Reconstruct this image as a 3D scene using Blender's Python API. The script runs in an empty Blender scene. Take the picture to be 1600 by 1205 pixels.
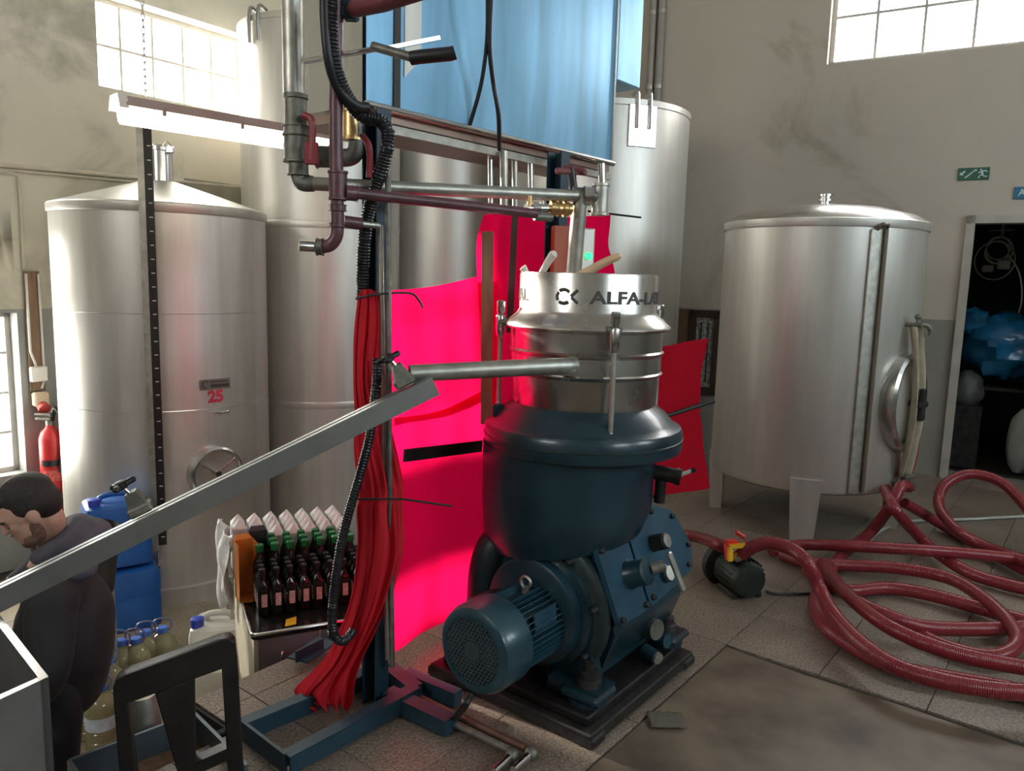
import bpy, bmesh, math, random
from mathutils import Vector, Matrix, Quaternion, noise
random.seed(7)
S = bpy.context.scene
COL = S.collection
# ------------------------------------------------------------------ camera
CAM_H = 1.62
FPX = 1200.0
_d = Vector((-236.0, 8500.0, FPX)).normalized()        # the place's "down" seen by the lens
_Y = (Vector((0, 0, 1)) - _d * _d.z).normalized()
_Z = -_d
_X = _Y.cross(_Z)
RM = Matrix((_X, _Y, _Z))                               # lens frame (right, down, forward) -> world
cam_data = bpy.data.cameras.new('camera')
cam = bpy.data.objects.new('camera', cam_data)
COL.objects.link(cam)
cam_data.sensor_fit = 'HORIZONTAL'
cam_data.sensor_width = 36.0
cam_data.lens = 36.0 * FPX / 1600.0
cam_data.clip_start = 0.05
_r, _u, _b = RM @ Vector((1, 0, 0)), RM @ Vector((0, -1, 0)), RM @ Vector((0, 0, -1))
cam.matrix_world = Matrix(((_r.x, _u.x, _b.x, 0), (_r.y, _u.y, _b.y, 0), (_r.z, _u.z, _b.z, CAM_H), (0, 0, 0, 1)))
S.camera = cam
# ------------------------------------------------------------------ light and exposure
S.view_settings.view_transform = 'Standard'
S.view_settings.look = 'None'
S.view_settings.gamma = 1.0
S.view_settings.use_curve_mapping = False
S.view_settings.exposure = 0.7
SKY = (1.0, 0.985, 0.955)
SKY_STRENGTH = 9.5
SUN_STRENGTH = 10.0
w = bpy.data.worlds.new('sky'); S.world = w; w.use_nodes = True
bg = w.node_tree.nodes['Background']
bg.inputs[0].default_value = (*SKY, 1); bg.inputs[1].default_value = SKY_STRENGTH
sun_d = bpy.data.lights.new('sun', 'SUN'); sun_d.energy = SUN_STRENGTH; sun_d.angle = math.radians(1.5); sun_d.color = (1.0, 0.93, 0.82)
sun = bpy.data.objects.new('sun', sun_d); COL.objects.link(sun)
SUN_DIR = Vector((.853, -.522, -.30)).normalized()     # travels from the left-hand windows across the room
sun.rotation_euler = SUN_DIR.to_track_quat('-Z', 'Y').to_euler()
sun.location = (-4, 8, 7)

def portal(name, c, n, sx, sz):
    """daylight portal over a window opening; n points into the room"""
    l = bpy.data.lights.new(name, 'AREA'); l.shape = 'RECTANGLE'; l.size = sx; l.size_y = sz
    l.cycles.is_portal = True
    o = bpy.data.objects.new(name, l); COL.objects.link(o); o.location = c
    o.rotation_euler = Vector(n).to_track_quat('-Z', 'Y').to_euler()
    return o

# ------------------------------------------------------------------ layout helpers
def ray(px, py): return RM @ Vector(((px - 800) / FPX, (py - 602.5) / FPX, 1))
def P(px, py, y):
    r = ray(px, py); r = r * (y / r.y); return Vector((r.x, r.y, r.z + CAM_H))
def F(px, py, z=0.0):
    r = ray(px, py); t = (z - CAM_H) / r.z; return Vector((r.x * t, r.y * t, z))
def A2(deg): return Vector((math.sin(math.radians(deg)), math.cos(math.radians(deg)), 0))
U = A2(38.0); V = A2(128.0)                              # the room's two directions: away along the left wall / along the right wall
UP = Vector((0, 0, 1))
def frame(o, xd):
    xd = Vector(xd).normalized(); yd = UP.cross(xd)
    return Matrix(((xd.x, yd.x, 0, o[0]), (xd.y, yd.y, 0, o[1]), (0, 0, 1, o[2]), (0, 0, 0, 1)))
def axes(o, x, y, z):
    return Matrix(((x[0], y[0], z[0], o[0]), (x[1], y[1], z[1], o[1]), (x[2], y[2], z[2], o[2]), (0, 0, 0, 1)))
# ------------------------------------------------------------------ mesh helpers
def catmull(pts, step=None, n=8, closed=False):
    pts = [Vector(p) for p in pts]; out = []
    N = len(pts); segs = N if closed else N - 1
    for i in range(segs):
        p1, p2 = pts[i], pts[(i + 1) % N]
        p0 = pts[i - 1] if (i > 0 or closed) else p1 * 2 - p2
        p3 = pts[(i + 2) % N] if (i + 2 < N or closed) else p2 * 2 - p1
        k = n if step is None else max(1, int(math.ceil((p2 - p1).length / step)))
        for j in range(k):
            t = j / k
            out.append(0.5 * ((2 * p1) + (p2 - p0) * t + (2 * p0 - 5 * p1 + 4 * p2 - p3) * t * t + (3 * p1 - p0 - 3 * p2 + p3) * t ** 3))
    if not closed: out.append(pts[-1])
    return out
WL = {}
class MB:
    def __init__(s, M=None):
        s.bm = bmesh.new(); s.M = M or Matrix(); s.uv = None
    def add(s, vs, fs, M=None):
        T = s.M @ M if M is not None else s.M
        bv = [s.bm.verts.new(T @ Vector(v)) for v in vs]
        out = []
        for f in fs:
            try: out.append(s.bm.faces.new([bv[i] for i in f]))
            except ValueError: out.append(None)
        return out
    def box(s, c, d, bev=0.0, M=None):
        x, y, z = d[0] / 2, d[1] / 2, d[2] / 2
        if bev <= 0:
            vs = [(c[0] + i * x, c[1] + j * y, c[2] + k * z) for i in (-1, 1) for j in (-1, 1) for k in (-1, 1)]
            s.add(vs, [(0, 1, 3, 2), (4, 6, 7, 5), (0, 4, 5, 1), (2, 3, 7, 6), (0, 2, 6, 4), (1, 5, 7, 3)], M)
        else:
            b = min(bev, x * .99, y * .99, z * .99)
            vs = []; idx = {}
            for i in (-1, 1):
                for j in (-1, 1):
                    for k in (-1, 1):
                        for a in range(3):
                            p = [i * (x - b), j * (y - b), k * (z - b)]
                            p[a] = (i * x, j * y, k * z)[a]
                            idx[(i, j, k, a)] = len(vs); vs.append((c[0] + p[0], c[1] + p[1], c[2] + p[2]))
            fs = []
            for a in range(3):
                o1, o2 = [q for q in range(3) if q != a]
                for sg in (-1, 1):
                    f = []
                    for e1, e2 in ((-1, -1), (1, -1), (1, 1), (-1, 1)):
                        k = [0, 0, 0]; k[a] = sg; k[o1] = e1; k[o2] = e2; f.append(idx[(*k, a)])
                    fs.append(f)
            for a in range(3):
                o1, o2 = [q for q in range(3) if q != a]
                for e1 in (-1, 1):
                    for e2 in (-1, 1):
                        f = []
                        for sg, ax in ((-1, o1), (1, o1), (1, o2), (-1, o2)):
                            k = [0, 0, 0]; k[a] = sg; k[o1] = e1; k[o2] = e2; f.append(idx[(*k, ax)])
                        fs.append(f)
            for i in (-1, 1):
                for j in (-1, 1):
                    for k in (-1, 1): fs.append([idx[(i, j, k, a)] for a in range(3)])
            s.add(vs, fs, M)
        return s
    def tube(s, pts, r, n=12, caps=True, closed=False, uv=False):
        pts = [Vector(p) for p in pts]; N = len(pts)
        fr = r if callable(r) else (lambda t, i: r)
        tan = []
        for i in range(N):
            a = pts[(i - 1) % N] if (i > 0 or closed) else pts[i]
            b = pts[(i + 1) % N] if (i < N - 1 or closed) else pts[i]
            t = (b - a); tan.append(t.normalized() if t.length > 1e-9 else Vector((0, 0, 1)))
        nrm = tan[0].orthogonal().normalized(); vs = []; L = 0.0; Ls = []
        for i in range(N):
            if i:
                q = tan[i - 1].rotation_difference(tan[i]); nrm = (q @ nrm); nrm = (nrm - tan[i] * nrm.dot(tan[i])).normalized()
                L += (pts[i] - pts[i - 1]).length
            Ls.append(L)
            bn = tan[i].cross(nrm); rr = fr(L, i)
            for j in range(n):
                a = 2 * math.pi * j / n
                vs.append(pts[i] + (nrm * math.cos(a) + bn * math.sin(a)) * rr)
        fs = []; uvs = []
        for i in range(N if closed else N - 1):
            i2 = (i + 1) % N
            for j in range(n):
                j2 = (j + 1) % n
                fs.append((i * n + j, i * n + j2, i2 * n + j2, i2 * n + j)); uvs.append((i, j))
        if caps and not closed:
            fs.append(tuple(range(n - 1, -1, -1))); fs.append(tuple(range((N - 1) * n, N * n)))
        made = s.add(vs, fs)
        if uv:
            if s.uv is None: s.uv = s.bm.loops.layers.uv.new('UVMap')
            for f, (i, j) in zip(made, uvs):
                if f is None: continue
                la, lb = Ls[i], Ls[(i + 1) % N] if (i + 1 < N) else Ls[i] + .05
                for lp, c in zip(f.loops, ((j / n, la), ((j + 1) / n, la), ((j + 1) / n, lb), (j / n, lb))): lp[s.uv].uv = c
        return s
    def cyl(s, a, b, r, r2=None, n=16, caps=True):
        a, b = Vector(a), Vector(b); r2 = r if r2 is None else r2
        return s.tube([a, b], lambda t, i: r if i == 0 else r2, n, caps)
    def lathe(s, prof, n=48, M=None, cap0=True, cap1=True, a0=0.0, a1=2 * math.pi):
        full = abs(a1 - a0 - 2 * math.pi) < 1e-6; m = n if full else n + 1
        vs = [(r * math.cos(a0 + (a1 - a0) * j / n), r * math.sin(a0 + (a1 - a0) * j / n), z) for r, z in prof for j in range(m)]
        fs = []
        for i in range(len(prof) - 1):
            for j in range(n):
                j2 = (j + 1) % m
                fs.append((i * m + j, i * m + j2, (i + 1) * m + j2, (i + 1) * m + j))
        if full and cap0: fs.append(tuple(range(n - 1, -1, -1)))
        if full and cap1: fs.append(tuple(range((len(prof) - 1) * n, len(prof) * n)))
        s.add(vs, fs, M); return s
    def loft(s, secs, n=16, p=4.0, M=None):
        """stack of superellipse sections (z, half x, half y[, power])"""
        vs = []
        for sc in secs:
            pw = sc[3] if len(sc) > 3 else p
            for j in range(n):
                a = 2 * math.pi * (j + .5) / n; c, d = math.cos(a), math.sin(a)
                vs.append((sc[1] * math.copysign(abs(c) ** (2 / pw), c), sc[2] * math.copysign(abs(d) ** (2 / pw), d), sc[0]))
        fs = [(i * n + j, i * n + (j + 1) % n, (i + 1) * n + (j + 1) % n, (i + 1) * n + j) for i in range(len(secs) - 1) for j in range(n)]
        fs.append(tuple(range(n - 1, -1, -1))); fs.append(tuple(range((len(secs) - 1) * n, len(secs) * n)))
        s.add(vs, fs, M); return s
    def prism(s, poly, ext, M=None):
        n = len(poly); e = Vector(ext); ps = [Vector(p) for p in poly]
        s.add(ps + [p + e for p in ps], [tuple(range(n - 1, -1, -1)), tuple(range(n, 2 * n))] + [(i, (i + 1) % n, n + (i + 1) % n, n + i) for i in range(n)], M); return s
    def ball(s, c, r, nu=16, nv=10, M=None):
        r = (r, r, r) if not hasattr(r, '__len__') else r
        vs = [(c[0], c[1], c[2] - r[2])]
        for i in range(1, nv):
            t = math.pi * i / nv
            for j in range(nu):
                a = 2 * math.pi * j / nu
                vs.append((c[0] + r[0] * math.sin(t) * math.cos(a), c[1] + r[1] * math.sin(t) * math.sin(a), c[2] - r[2] * math.cos(t)))
        vs.append((c[0], c[1], c[2] + r[2])); L = len(vs) - 1
        fs = [(0, 1 + (j + 1) % nu, 1 + j) for j in range(nu)]
        for i in range(nv - 2):
            for j in range(nu): fs.append((1 + i * nu + j, 1 + i * nu + (j + 1) % nu, 1 + (i + 1) * nu + (j + 1) % nu, 1 + (i + 1) * nu + j))
        fs += [(L, 1 + (nv - 2) * nu + j, 1 + (nv - 2) * nu + (j + 1) % nu) for j in range(nu)]
        s.add(vs, fs, M); return s
    def grid(s, fn, nu, nv, M=None):
        vs = [fn(i / nu, j / nv) for i in range(nu + 1) for j in range(nv + 1)]
        fs = [(i * (nv + 1) + j, i * (nv + 1) + j + 1, (i + 1) * (nv + 1) + j + 1, (i + 1) * (nv + 1) + j) for i in range(nu) for j in range(nv)]
        s.add(vs, fs, M); return s
    def build(s, name, m, parent=None, angle=35, normals=True, kind=None):
        if normals: bmesh.ops.recalc_face_normals(s.bm, faces=s.bm.faces[:])
        if parent is None:
            xs = [v.co for v in s.bm.verts]
            lo = Vector([min(c[i] for c in xs) for i in range(3)]); hi = Vector([max(c[i] for c in xs) for i in range(3)])
            org = Vector(((lo.x + hi.x) / 2, (lo.y + hi.y) / 2, lo.z))
        else: org = WL[parent.name]
        for v in s.bm.verts: v.co -= org
        me = bpy.data.meshes.new(name); s.bm.to_mesh(me); s.bm.free()
        for p in me.polygons: p.use_smooth = True
        me.set_sharp_from_angle(angle=math.radians(angle))
        if m is not None: me.materials.append(m)
        o = bpy.data.objects.new(name, me); COL.objects.link(o)
        if parent is None: o.location = org
        else: o.parent = parent
        WL[o.name] = org
        if kind: o['kind'] = kind
        return o
def tag(o, label, cat, group=None, kind=None):
    o['label'] = label; o['category'] = cat
    if group: o['group'] = group
    if kind: o['kind'] = kind
    return o
def thing(name, label, cat, loc, group=None):
    o = bpy.data.objects.new(name, None); COL.objects.link(o); o.location = loc; o.empty_display_size = .05
    WL[o.name] = Vector(loc)
    return tag(o, label, cat, group)
def struct(o): o['kind'] = 'structure'; return o
def dup(root, loc, rz=None, label=None):
    r = root.copy(); COL.objects.link(r); r.location = loc
    if rz is not None: r.rotation_euler = (0, 0, rz)
    if label: r['label'] = label
    for ch in root.children:
        c = ch.copy(); COL.objects.link(c); c.parent = r
        for g in ch.children:
            d = g.copy(); COL.objects.link(d); d.parent = c
    return r
ORD = ['first', 'second', 'third', 'fourth', 'fifth', 'sixth', 'seventh', 'eighth', 'ninth']
# ------------------------------------------------------------------ materials
MATS = {}
def mat(name, col, rough=.5, metal=0.0, var=.12, scale=6.0, bump=0.0, bscale=60.0, stretch=None, spec=.5, alpha=1.0, rvar=0.0, col2=None, coat=0.0, sheen=0.0, trans=0.0):
    m = bpy.data.materials.new(name); m.use_nodes = True; nt = m.node_tree; N = nt.nodes; L = nt.links
    b = N['Principled BSDF']
    b.inputs['Roughness'].default_value = rough; b.inputs['Metallic'].default_value = metal
    b.inputs['Specular IOR Level'].default_value = spec
    if alpha < 1: b.inputs['Alpha'].default_value = alpha
    if coat: b.inputs['Coat Weight'].default_value = coat
    if trans: b.inputs['Transmission Weight'].default_value = trans
    g = N.new('ShaderNodeNewGeometry'); mp = N.new('ShaderNodeMapping'); L.new(g.outputs['Position'], mp.inputs['Vector'])
    if stretch: mp.inputs['Scale'].default_value = stretch
    nz = N.new('ShaderNodeTexNoise'); nz.inputs['Scale'].default_value = scale; nz.inputs['Detail'].default_value = 5
    L.new(mp.outputs[0], nz.inputs['Vector'])
    cr = N.new('ShaderNodeValToRGB'); L.new(nz.outputs['Fac'], cr.inputs[0])
    c2 = col2 or tuple(min(1, c * (1 + var)) for c in col); c1 = tuple(c * (1 - var) for c in col) if col2 is None else col
    cr.color_ramp.elements[0].position = .3; cr.color_ramp.elements[1].position = .7
    cr.color_ramp.elements[0].color = (*c1, 1); cr.color_ramp.elements[1].color = (*c2, 1)
    L.new(cr.outputs[0], b.inputs['Base Color'])
    if rvar:
        mr = N.new('ShaderNodeMapRange'); L.new(nz.outputs['Fac'], mr.inputs[0])
        mr.inputs[3].default_value = max(0, rough - rvar); mr.inputs[4].default_value = min(1, rough + rvar); L.new(mr.outputs[0], b.inputs['Roughness'])
    if bump:
        n2 = N.new('ShaderNodeTexNoise'); n2.inputs['Scale'].default_value = bscale; n2.inputs['Detail'].default_value = 3
        L.new(mp.outputs[0], n2.inputs['Vector'])
        bp = N.new('ShaderNodeBump'); bp.inputs['Strength'].default_value = bump; bp.inputs['Distance'].default_value = .01
        L.new(n2.outputs['Fac'], bp.inputs['Height']); L.new(bp.outputs[0], b.inputs['Normal'])
    MATS[name] = m; return m
def emit(name, col, st):
    m = bpy.data.materials.new(name); m.use_nodes = True; N = m.node_tree.nodes
    b = N['Principled BSDF']; b.inputs['Base Color'].default_value = (*col, 1); b.inputs['Emission Color'].default_value = (*col, 1); b.inputs['Emission Strength'].default_value = st
    return m
def wall_mat(name, paint, stain, dado_z, dado, dado2, tile=False):
    m = bpy.data.materials.new(name); m.use_nodes = True; nt = m.node_tree; N = nt.nodes; L = nt.links; b = N['Principled BSDF']
    b.inputs['Roughness'].default_value = .75
    g = N.new('ShaderNodeNewGeometry')
    n1 = N.new('ShaderNodeTexNoise'); n1.inputs['Scale'].default_value = .9; n1.inputs['Detail'].default_value = 9; n1.inputs['Roughness'].default_value = .62; n1.inputs['Distortion'].default_value = .6
    L.new(g.outputs['Position'], n1.inputs['Vector'])
    cr = N.new('ShaderNodeValToRGB'); e = cr.color_ramp.elements
    e[0].position = .34; e[0].color = (*stain, 1); e[1].position = .47; e[1].color = (*paint, 1)
    x = cr.color_ramp.elements.new(.75); x.color = (*[min(1, c * 1.08) for c in paint], 1)
    L.new(n1.outputs['Fac'], cr.inputs[0])
    n2 = N.new('ShaderNodeTexNoise'); n2.inputs['Scale'].default_value = 3; n2.inputs['Detail'].default_value = 6; L.new(g.outputs['Position'], n2.inputs['Vector'])
    c2 = N.new('ShaderNodeValToRGB'); c2.color_ramp.elements[0].color = (*dado, 1); c2.color_ramp.elements[1].color = (*dado2, 1); c2.color_ramp.elements[0].position = .3; c2.color_ramp.elements[1].position = .7
    L.new(n2.outputs['Fac'], c2.inputs[0])
    sp = N.new('ShaderNodeSeparateXYZ'); L.new(g.outputs['Position'], sp.inputs[0])
    gt = N.new('ShaderNodeMath'); gt.operation = 'GREATER_THAN'; gt.inputs[1].default_value = dado_z; L.new(sp.outputs['Z'], gt.inputs[0])
    mx = N.new('ShaderNodeMix'); mx.data_type = 'RGBA'; L.new(gt.outputs[0], mx.inputs[0]); L.new(c2.outputs[0], mx.inputs[6]); L.new(cr.outputs[0], mx.inputs[7])
    L.new(mx.outputs[2], b.inputs['Base Color'])
    bp = N.new('ShaderNodeBump'); bp.inputs['Strength'].default_value = .25; bp.inputs['Distance'].default_value = .02; L.new(n1.outputs['Fac'], bp.inputs['Height']); L.new(bp.outputs[0], b.inputs['Normal'])
    return m
def terrazzo(name, c1, c2, c3):
    m = bpy.data.materials.new(name); m.use_nodes = True; nt = m.node_tree; N = nt.nodes; L = nt.links; b = N['Principled BSDF']
    b.inputs['Roughness'].default_value = .42
    g = N.new('ShaderNodeNewGeometry')
    n1 = N.new('ShaderNodeTexNoise'); n1.inputs['Scale'].default_value = 95; n1.inputs['Detail'].default_value = 3; n1.inputs['Roughness'].default_value = .7; L.new(g.outputs['Position'], n1.inputs['Vector'])
    cr = N.new('ShaderNodeValToRGB'); e = cr.color_ramp.elements; e[0].position = .36; e[0].color = (*c1, 1); e[1].position = .52; e[1].color = (*c2, 1)
    x = e.new(.66); x.color = (*c3, 1); L.new(n1.outputs['Fac'], cr.inputs[0])
    n2 = N.new('ShaderNodeTexNoise'); n2.inputs['Scale'].default_value = 2.2; n2.inputs['Detail'].default_value = 5; L.new(g.outputs['Position'], n2.inputs['Vector'])
    oi = N.new('ShaderNodeObjectInfo')
    mr = N.new('ShaderNodeMapRange'); mr.inputs[1].default_value = .3; mr.inputs[2].default_value = .7; mr.inputs[3].default_value = .68; mr.inputs[4].default_value = 1.1; L.new(n2.outputs['Fac'], mr.inputs[0])
    m2 = N.new('ShaderNodeMapRange'); m2.inputs[3].default_value = .9; m2.inputs[4].default_value = 1.08; L.new(oi.outputs['Random'], m2.inputs[0])
    mu = N.new('ShaderNodeMath'); mu.operation = 'MULTIPLY'; L.new(mr.outputs[0], mu.inputs[0]); L.new(m2.outputs[0], mu.inputs[1])
    mx = N.new('ShaderNodeMix'); mx.data_type = 'RGBA'; mx.blend_type = 'MULTIPLY'; mx.inputs[0].default_value = 1; L.new(cr.outputs[0], mx.inputs[6]); L.new(mu.outputs[0], mx.inputs[7]); L.new(mx.outputs[2], b.inputs['Base Color'])
    return m
def cloth_mat(name, col, tl=.5):
    m = bpy.data.materials.new(name); m.use_nodes = True; nt = m.node_tree; N = nt.nodes; L = nt.links
    N.remove(N['Principled BSDF']); out = N['Material Output']
    d = N.new('ShaderNodeBsdfDiffuse'); t = N.new('ShaderNodeBsdfTranslucent'); gl = N.new('ShaderNodeBsdfSheen')
    d.inputs[0].default_value = (*col, 1); t.inputs[0].default_value = (*col, 1)
    mx = N.new('ShaderNodeMixShader'); mx.inputs[0].default_value = tl; L.new(d.outputs[0], mx.inputs[1]); L.new(t.outputs[0], mx.inputs[2]); L.new(mx.outputs[0], out.inputs[0])
    g = N.new('ShaderNodeNewGeometry'); n2 = N.new('ShaderNodeTexNoise'); n2.inputs['Scale'].default_value = 9; L.new(g.outputs['Position'], n2.inputs['Vector'])
    bp = N.new('ShaderNodeBump'); bp.inputs['Strength'].default_value = .25; bp.inputs['Distance'].default_value = .02; L.new(n2.outputs['Fac'], bp.inputs['Height']); L.new(bp.outputs[0], d.inputs['Normal'])
    return m
def pane_mat(name, dirt, tint):
    m = bpy.data.materials.new(name); m.use_nodes = True; nt = m.node_tree; N = nt.nodes; L = nt.links
    N.remove(N['Principled BSDF']); out = N['Material Output']
    t = N.new('ShaderNodeBsdfTransparent'); t.inputs[0].default_value = (*tint, 1)
    d = N.new('ShaderNodeBsdfTranslucent'); d.inputs[0].default_value = (.9, .9, .88, 1)
    g = N.new('ShaderNodeNewGeometry'); n2 = N.new('ShaderNodeTexNoise'); n2.inputs['Scale'].default_value = 5; n2.inputs['Detail'].default_value = 6; L.new(g.outputs['Position'], n2.inputs['Vector'])
    mr = N.new('ShaderNodeMapRange'); mr.inputs[3].default_value = max(0, dirt - .15); mr.inputs[4].default_value = min(1, dirt + .15); L.new(n2.outputs['Fac'], mr.inputs[0])
    mx = N.new('ShaderNodeMixShader'); L.new(mr.outputs[0], mx.inputs[0]); L.new(t.outputs[0], mx.inputs[1]); L.new(d.outputs[0], mx.inputs[2]); L.new(mx.outputs[0], out.inputs[0])
    return m
def ribbed(name, col, pitch, rough=.35, strength=.6, alpha_col=None):
    m = bpy.data.materials.new(name); m.use_nodes = True; nt = m.node_tree; N = nt.nodes; L = nt.links; b = N['Principled BSDF']
    b.inputs['Roughness'].default_value = rough
    uv = N.new('ShaderNodeUVMap'); sp = N.new('ShaderNodeSeparateXYZ'); L.new(uv.outputs[0], sp.inputs[0])
    mu = N.new('ShaderNodeMath'); mu.operation = 'MULTIPLY'; mu.inputs[1].default_value = 2 * math.pi / pitch; L.new(sp.outputs['Y'], mu.inputs[0])
    si = N.new('ShaderNodeMath'); si.operation = 'SINE'; L.new(mu.outputs[0], si.inputs[0])
    mr = N.new('ShaderNodeMapRange'); mr.inputs[1].default_value = -1; L.new(si.outputs[0], mr.inputs[0])
    cr = N.new('ShaderNodeMix'); cr.data_type = 'RGBA'; L.new(mr.outputs[0], cr.inputs[0])
    cr.inputs[6].default_value = (*[c * .72 for c in col], 1); cr.inputs[7].default_value = (*[min(1, c * 1.12) for c in col], 1); L.new(cr.outputs[2], b.inputs['Base Color'])
    bp = N.new('ShaderNodeBump'); bp.inputs['Strength'].default_value = strength; bp.inputs['Distance'].default_value = .004; L.new(mr.outputs[0], bp.inputs['Height']); L.new(bp.outputs[0], b.inputs['Normal'])
    return m
STEEL = mat('stainless_steel', (.62, .60, .55), .42, .68, .07, 3.0, stretch=(5, 5, .35), rvar=.07, bump=.04, bscale=40)
STEEL_S = mat('polished_steel', (.62, .61, .60), .22, 1.0, .06, 8)
STEEL_SIDE = mat('brushed_box_steel', (.58, .58, .57), .26, 1.0, .10, 2.2, stretch=(4, 4, .5), rvar=.08, bump=.03, bscale=12)
STEEL_REFL = mat('steel_blue_reflection', (.27, .55, .80), .33, .5, .2, 2.2, stretch=(4, 4, .5), rvar=.08, bump=.03, bscale=12)  # blue window reflection put into the base colour of plain stainless
DRUM = mat('drum_steel', (.52, .50, .47), .27, 1.0, .03, 5, rvar=.02)
GALV = mat('galvanised_pipe', (.44, .43, .38), .45, .9, .2, 20)
GALV_D = mat('old_fitting_metal', (.20, .195, .165), .55, .7, .3, 25, bump=.15, bscale=90)
PURPLE = mat('purple_brown_paint', (.115, .045, .055), .38, 0, .25, 18, bump=.05)
REDBROWN = mat('red_brown_paint', (.16, .04, .045), .4, 0, .2, 10)
VALVERED = mat('worn_red_handle', (.24, .022, .03), .45, 0, .2, 20)
BRASS = mat('brass', (.62, .42, .20), .35, 1.0, .15, 20)
BLUEPOST = mat('blue_frame_paint', (.015, .045, .070), .45, 0, .2, 9, bump=.04)
MBLUE = mat('machine_blue_enamel', (.009, .032, .045), .30, 0, .30, 5, bump=.10, bscale=14, rvar=.07, coat=.15)
MBLUE2 = mat('motor_blue_enamel', (.018, .058, .080), .30, 0, .25, 9, bump=.06, bscale=30, coat=.2)
MGREEN = mat('oily_dark_casting', (.020, .032, .034), .42, .1, .4, 14, bump=.2, bscale=40)
COVER = mat('cover_blue_enamel', (.020, .066, .105), .32, 0, .22, 7, bump=.05, bscale=20, coat=.2)
BLACK = mat('black_rubber', (.012, .012, .013), .45, 0, .3, 20)
BLACKP = mat('black_painted_steel', (.015, .012, .012), .42, 0, .35, 12, bump=.08, bscale=70)
DARKMET = mat('dark_greasy_metal', (.035, .033, .032), .5, .5, .4, 18, bump=.2, bscale=60)
CLOTH = cloth_mat('red_cloth', (.86, .004, .075), .5)
CLOTH2 = cloth_mat('red_cloth_folded', (.42, .010, .022), .25)
CLOTH3 = cloth_mat('red_cloth_twisted', (.60, .030, .045), .3)
REDP = mat('red_paint', (.50, .022, .022), .35, 0, .15, 8)
REDLABEL = mat('red_number_paint', (.62, .04, .08), .5, 0, .1)
WHITEP = mat('white_plastic', (.72, .70, .64), .4, 0, .06, 6)
CREAM = mat('cream_laminate', (.60, .54, .40), .5, 0, .05, 4)
GREYP = mat('grey_laminate', (.15, .15, .17), .6, 0, .1, 4)
BLUEP = mat('blue_plastic', (.012, .10, .36), .38, 0, .12, 6)
CAPBLUE = mat('blue_cap', (.03, .06, .42), .4, 0, .1)
GREENCAP = mat('green_cap', (.01, .17, .045), .4, 0, .1)
BOTTLE = mat('dark_bottle_glass', (.010, .012, .009), .14, 0, .2, 10, coat=.3)
LABELM = mat('bottle_label', (.55, .40, .36), .6, 0, .25, 60)
ORANGE = mat('orange_carton', (.62, .22, .035), .4, .2, .1, 5)
YELLOW = mat('yellow_card', (.80, .48, .015), .5, 0, .05)
YELLOWP = mat('yellow_paint', (.80, .45, .02), .4, 0, .1)
BRIGHTRED = mat('bright_red_plastic', (.72, .02, .015), .35, 0, .1)
SILVERWRAP = mat('silver_white_wrap', (.72, .71, .68), .38, 0.0, .12, 30, bump=.25, bscale=50)
WOOD = mat('weathered_wood', (.22, .13, .075), .6, 0, .3, 5, stretch=(8, 8, .8), bump=.1)
WOODL = mat('pale_spoon_wood', (.72, .50, .30), .5, 0, .1, 12)
WHITEHANDLE = mat('ladle_handle_white', (.80, .74, .64), .4, 0, .05)
CONCRETE = mat('bare_concrete', (.060, .042, .029), .5, 0, .3, 3.2, bump=.15, bscale=22, col2=(.215, .16, .11))
GROUT = mat('dark_grout', (.05, .042, .035), .8, 0, .3, 20)
FRAMEW = mat('window_bar_paint', (.52, .49, .45), .5, 0, .1)
DOORF = mat('door_frame_paint', (.42, .39, .34), .5, 0, .15, 5)
PLASTERP = mat('white_conduit', (.62, .56, .45), .5, 0, .1)
HOSE = ribbed('red_suction_hose', (.24, .024, .032), .008, .24, .22)
CORR = mat('black_corrugated_conduit', (.014, .014, .016), .30, 0, .2, 20)
SKIN = mat('skin', (.56, .33, .24), .5, 0, .08, 30)
HAIR = mat('dark_hair', (.018, .013, .011), .6, 0, .3, 60, bump=.5, bscale=160)
JACKET = mat('dark_jacket', (.016, .014, .015), .75, 0, .3, 14, bump=.25, bscale=16)
HOOD = mat('grey_hood_fabric', (.095, .088, .108), .85, 0, .2, 20, bump=.2, bscale=40)
TRAFFIC = mat('exit_green', (.012, .10, .06), .4, 0, .1)
SIGNBLUE = mat('sign_blue', (.02, .15, .28), .4, 0, .1)
SIGNW = mat('sign_white', (.55, .66, .62), .5, 0, .05)
INK = mat('etched_dark_lettering', (.06, .055, .05), .5, .3, .1)
RAG = mat('beige_rag', (.40, .36, .27), .85, 0, .15, 12)
FILMB = mat('blue_plastic_film', (.02, .17, .36), .22, 0, .3, 7, bump=.35, bscale=14)
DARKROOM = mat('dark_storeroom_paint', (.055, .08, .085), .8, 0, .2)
TILE = terrazzo('terrazzo_tile', (.115, .085, .064), (.255, .20, .155), (.36, .29, .235))
TILE2 = terrazzo('terrazzo_tile_lower', (.22, .18, .12), (.42, .35, .25), (.52, .45, .34))
CLEARP = mat('clear_plastic_bottle', (.45, .42, .36), .18, 0, .2, 8, alpha=.75)
OILGLASS = mat('oil_filled_plastic', (.24, .215, .12), .10, 0, .2, 8)
WLBL = mat('white_blue_label', (.55, .62, .72), .5, 0, .2, 30)
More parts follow.
